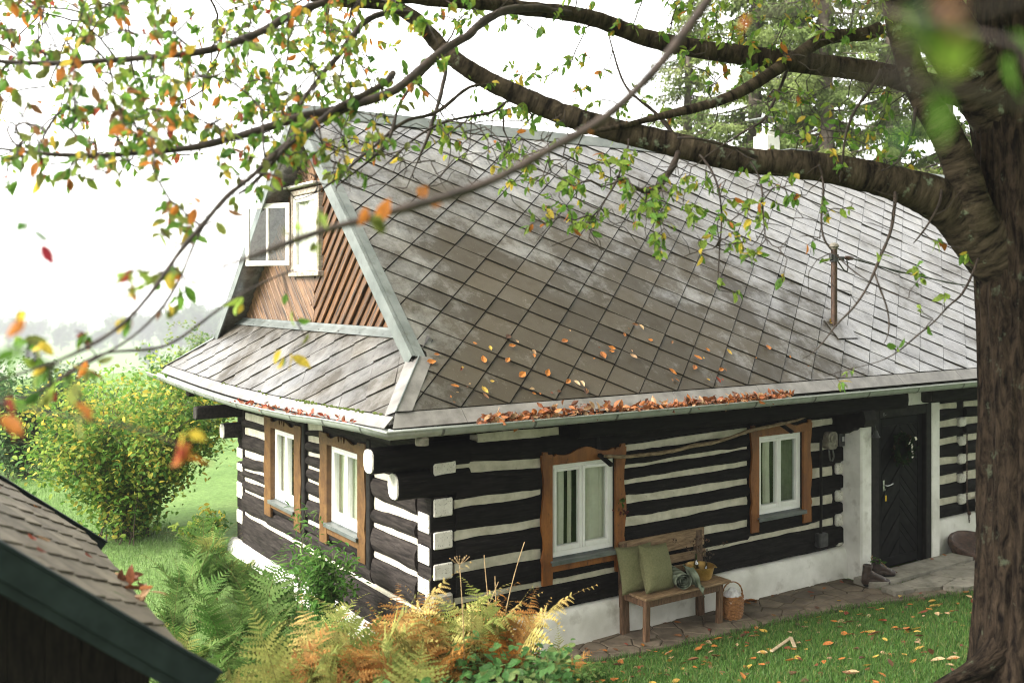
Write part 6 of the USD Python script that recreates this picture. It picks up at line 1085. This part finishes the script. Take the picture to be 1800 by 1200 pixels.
def broad(label, base, H, seed, nl, pal, lsz, group=None):
    r = np.random.default_rng(seed); p = thing('leafy_tree', label, 'tree', base, group=group); st = MB(); ml = MB(); st.tube([(0, 0, 0), (.01 * H, 0, .3 * H), (0, .01 * H, .75 * H)], [.03 * H, .022 * H, .006 * H], 8); obj('trunk', st, 'bark_far', p); st = MB(); cl = []
    for k in range(28):
        z = r.uniform(.25, .8) * H; a = r.uniform(0, 6.3); L = H * .33 * r.uniform(.5, 1.1) * (1.15 - abs(z / H - .5)); e = np.array([math.cos(a) * L, math.sin(a) * L, z + L * r.uniform(.1, .7)]); st.tube([(0, 0, z), e * [.5, .5, 1] + [0, 0, -.04 * H], e], [.008 * H, .005 * H, .002 * H], 4); cl += [e + r.normal(0, .06 * H, 3) for _ in range(5)] + [e * [.6, .6, 1] + r.normal(0, .07 * H, 3) for _ in range(4)]
    cl = np.array(cl); m = nl // len(cl); pos = np.repeat(cl, m, 0) + r.normal(0, .03 * H, (len(cl) * m, 3)); n = len(pos); leaves(ml, pos, r.normal(0, 1, (n, 3)), r.normal(0, .6, (n, 3)) + [0, 0, 1], lsz * r.uniform(.6, 1.3, n), np.repeat(pick(r, pal, len(cl)), m, 0) * r.uniform(.8, 1.2, (n, 1)), 1.5); obj('limbs', st, 'bark_far', p); obj('crown', ml, 'leaf', p, kind='stuff'); return p
def fspot(x, d): q = at(x, 510, d); return np.array([q[0], q[1], float(gz(q[0], q[1])) - .4])
FT = [((.05, .09, .04), 3), ((.08, .13, .05), 2)]
f1 = spruce('conical spruce standing above the others in the fog', fspot(110, 756), 36, 7, 70, 45, FT, 2.4, w=.19, bare=.05); f2 = broad('rounded tree in the fog right of the conical spruce', fspot(205, 792), 25, 8, 4200, FT, 1.1)
def fog(src, x, d, s, lab): dup(src, fspot(x, d), (0, 0, rng.uniform(0, 6)), s, label=lab, group='trees fading into the fog')
for k, (x, d, s) in enumerate(sorted([(45, 792, .75), (152, 774, .65), (-20, 756, .95), (262, 792, .8), (335, 739, 1.05), (372, 704, .9), (405, 756, 1.2)])): fog(f1, x, d, s, f'spruce fading into the fog, {ORD[k]} of the smaller fog spruces')
for k, (x, d, s) in enumerate(sorted([(-30, 760, 1.0), (40, 720, .9), (108, 700, .75), (205, 700, .95), (300, 690, 1.1), (342, 720, 1.35), (395, 650, 1.3), (250, 740, 1.05), (72, 774, .85), (135, 756, .8), (285, 739, 1.15), (318, 668, 1.2), (358, 633, 1.35), (415, 616, 1.5), (235, 756, .95), (15, 748, 1.0), (175, 668, .7), (60, 563, .5), (260, 545, .55)])): fog(f2, x, d, s, f'leafy tree fading into the fog, {ORD[k]} of the leafy fog trees')
for k, (x, y, s, l) in enumerate([(3, -15, 1., 'leafy garden tree behind the viewer, mirrored in the front windows'), (10, -13, .9, 'leafy garden tree on the slope far right of the cherry'), (-5, -18, 1.1, 'leafy garden tree on the slope behind the shed'), (16, -8, .9, 'leafy garden tree beyond the right end of the cottage')]):
    if k == 0: gt = broad(l, np.array([x, y, float(gz(x, y)) - .2]), 11, 15, 14000, [((.05, .11, .025), 3), ((.08, .15, .035), 2)], .30)
    else: dup(gt, (x, y, float(gz(x, y)) - .2), (0, 0, k * 1.3), s, label=l)

# ------------------------------------------------------------------ fallen leaves
FALL = {'orange': ((.36, .13, .026), (.29, .10, .022)), 'yellow': ((.42, .27, .05), (.36, .22, .045)), 'brown': ((.13, .06, .026), (.09, .04, .02)), 'pale': ((.38, .26, .14), (.32, .20, .11)), 'red': ((.18, .038, .02), (.15, .04, .02))}
def curled(seed, k):
    r = np.random.default_rng(seed); v, f = leaf_shape(); v = v.copy(); c = r.uniform(.6, 2.2); v[:, 2] = .12 * c * (v[:, 0] - .5) ** 2 * 2 + np.abs(v[:, 1]) * r.uniform(.3, .9) + .01; v[:, 0] -= .5; v[:, 1] *= r.uniform(.9, 1.4); return v, f
protos = {}
def fallen(col, where, loc, nrm, size, lab, group):
    key = (col, where, int(rng.integers(0, 3)))
    yaw = rng.uniform(0, 2 * PI); n = np.array(nrm, float); n /= np.linalg.norm(n); tilt = (-math.asin(np.clip(n[1], -1, 1)) + rng.normal(0, .12), math.asin(np.clip(n[0], -1, 1)) + rng.normal(0, .12))
    Rm = trimesh.transformations.euler_matrix(tilt[0], tilt[1], 0) @ trimesh.transformations.euler_matrix(0, 0, yaw); e = trimesh.transformations.euler_from_matrix(Rm, 'sxyz')
    if key not in protos:
        v, f = curled(len(protos), 0); p = thing('fallen_leaf', lab, 'leaf', (0, 0, 0), group=group); c = np.array(FALL[col][key[2] % 2]) * rng.uniform(.85, 1.15); obj('blade', MB().add(v, f, np.broadcast_to(c, (len(v), 3))), 'dry_leaf', p); protos[key] = p; place(p, loc, e, size)
    else: dup(protos[key], loc, e, size, label=lab, group=group)
cols = list(FALL)
def onroof(px, py):
    d = FWD + (px - 900) / 1750 * RIGHT - np.array([0, 0, (py - 510) / 1750]); m = .946; s = (3.012 + m * EYE[1] - EYE[2]) / (d[2] - m * d[1]); return EYE + s * d + NR * .028
for k in range(62):
    s = rng.random() ** 1.6; x = rng.uniform(760, 1420); y = lerp(712 - (x - 800) * .085, 585 - (x - 800) * .03, s) - 2
    if x > 1250 and s > .5: continue
    c = rng.choice(cols, p=[.34, .14, .18, .24, .10]); fallen(c, 'roof', onroof(x, y), NR, rng.choice([.03, .045, .06, .085]), f'{c} fallen leaf lying on the slate roof above the gutter', f'{c} fallen leaves on the slate roof')
for x, y, c in [(848, 636, 'orange'), (890, 637, 'orange'), (850, 690, 'yellow'), (756, 640, 'orange'), (915, 663, 'orange'), (1058, 628, 'orange'), (990, 603, 'orange'), (1180, 657, 'orange'), (1224, 632, 'orange'), (1348, 614, 'orange'), (1458, 568, 'yellow'), (960, 659, 'orange')]: fallen(c, 'roof', onroof(x, y), NR, rng.uniform(.08, .105), f'{c} fallen leaf lying on the slate roof above the gutter', f'{c} fallen leaves on the slate roof')
for k in range(185):
    x = rng.uniform(.8, 7.4); y = np.interp(x, _ex, _ey) - rng.uniform(.05, 2.9)
    if rng.random() < .25 * (x < 2): continue
    c = rng.choice(cols, p=[.30, .16, .22, .22, .10]); n = np.array([0, .2, 1]); fallen(c, 'lawn', (x, y, float(gz(x, y)) + rng.uniform(.022, .05)), n, rng.uniform(.06, .12), f'{c} fallen leaf lying on the lawn', f'{c} fallen leaves on the lawn')
for k in range(28):
    x = rng.uniform(1., 6.8); y = rng.uniform(np.interp(x, _ex, _ey) + .03, -.1 if x < 5.7 else -.62); c = rng.choice(cols, p=[.2, .05, .45, .1, .2]); fallen(c, 'path', (x, y, .018), (0, 0, 1), rng.uniform(.05, .09), f'{c} fallen leaf lying on the paved path', f'{c} fallen leaves on the paved path')
for k in range(9): fallen(str(rng.choice(['brown', 'orange'])), 'path', (rng.uniform(3.72, 4.05), rng.uniform(-.17, -.10), .02 + .02 * rng.random()), (0, 0, 1), .10, 'brown fallen leaf heaped against the white plinth', 'fallen leaves heaped against the plinth')
for k in range(5): x, y = rng.uniform(6.0, 7.4), rng.uniform(-.55, -.3); fallen('orange' if k % 2 else 'brown', 'step', (x, y, .085), (0, 0, 1), .06, 'small fallen leaf lying on the doorstep', 'small fallen leaves on the doorstep')
for k in range(9):
    y, s = rng.uniform(Y0 + .2, Y1 - .1), rng.uniform(.2, 1.1) ** 1.0; c = str(rng.choice(['pale', 'orange', 'red'])); fallen(c, 'shed', HP(np.array(y), np.array(s), np.array(.03)), NSH, rng.uniform(.05, .09), f'{c} fallen leaf lying on the shed roof', f'{c} fallen leaves on the shed roof')
ml = MB(); n = 420; x = rng.uniform(.8, 7.4, n); y = np.interp(x, _ex, _ey) - rng.uniform(.03, 3.2, n); nr = rng.normal(0, .4, (n, 3)) + [0, 0, 1]; leaves(ml, np.stack([x, y, gz(x, y) + rng.uniform(.018, .045, n)], -1), rng.normal(0, 1, (n, 3)) * [1, 1, .25], nr, rng.uniform(.04, .085, n), np.array([c for v in FALL.values() for c in v])[rng.integers(0, 10, n)] * rng.uniform(.7, 1.1, (n, 1)), 1.3)
obj('leaf_litter', ml, 'dry_leaf', kind='stuff', label='small leaf litter strewn over the lawn', cat='leaves')
# leaves heaped in the gutters
def heap(n, a, b, label, name, hx, pal, sz):
    ml = MB(); t = rng.random(n); p = np.array(a) + (np.array(b) - a) * t[:, None]; p[:, 2] += rng.uniform(-.02, .03, n) * 1.0 + hx(t) * rng.random(n); p += rng.normal(0, .026, (n, 3)) * [1, 1, .2]
    leaves(ml, p, rng.normal(0, 1, (n, 3)) * [1, 1, .55] + [0, 0, .15], rng.normal(0, 1, (n, 3)), sz * rng.uniform(.6, 1.2, n), pick(rng, pal, n)); obj(name, ml, 'dry_leaf', kind='stuff', label=label, cat='leaves')
PG = [((.30, .105, .03), 4), ((.20, .065, .024), 4), ((.38, .23, .12), 2), ((.11, .042, .02), 3)]
heap(620, (.05, -.752, 2.37), (3.9, -.752, 2.36), 'heap of rust red leaves filling the front gutter', 'gutter_leaves', lambda t: .06 * np.exp(-((t - .22) / .12) ** 2) + .03 + .015 * np.sin(t * 40), PG, .085)
heap(130, (-.80, 3.1, 2.25), (-.80, -.1, 2.36), 'small red leaves lying in the gutter of the gable side', 'gable_gutter_leaves', lambda t: .012 + 0 * t, [((.30, .06, .03), 2), ((.22, .08, .04), 2), ((.35, .15, .08), 1)], .06)
heap(26, HP(np.array(-2.75), np.array(.06), np.array(.02)), HP(np.array(-2.25), np.array(.05), np.array(.02)), 'orange leaves gathered along the shed eave', 'shed_eave_leaves', lambda t: .03 + 0 * t, PG, .09)
# two straw coloured sticks on the lawn edge
for k, (a, b) in enumerate((((1356, 1144), (1389, 1121)), ((1390, 1119), (1397, 1136)))):
    P = []
    for x, y in (a, b):
        d = FWD + (x - 900) / 1750 * RIGHT - np.array([0, 0, (y - 510) / 1750]); s = 9.
        for _ in range(30): q = EYE + s * d; s += (q[2] - (gz(q[0], q[1]) + .05)) / ((y - 510) / 1750) * .7
        P.append(EYE + s * d)
    st = thing('straw_stick', ['longer pale split stick lying on the lawn edge', 'shorter pale split stick meeting the longer one on the lawn edge'][k], 'stick', P[0]); obj('stick', MB().bar(P[0], P[1], .035, .012, bev=.003), 'straw', st, off=P[0])

# ------------------------------------------------------------------ the fog
lo, hi = (-1640., -320., -60.), (1620., 1640., 34.)
usdkit.material(stage, '/World/Looks/fog', {'v': ('principled_volume', dict(color=(.96, .98, 1.), density=.00042, anisotropy=.1))}, [], volume='v.volume')
M['fog'] = UsdShade.Material.Get(stage, '/World/Looks/fog')
obj('haze', MB().box(lo, hi), 'fog', kind='stuff')
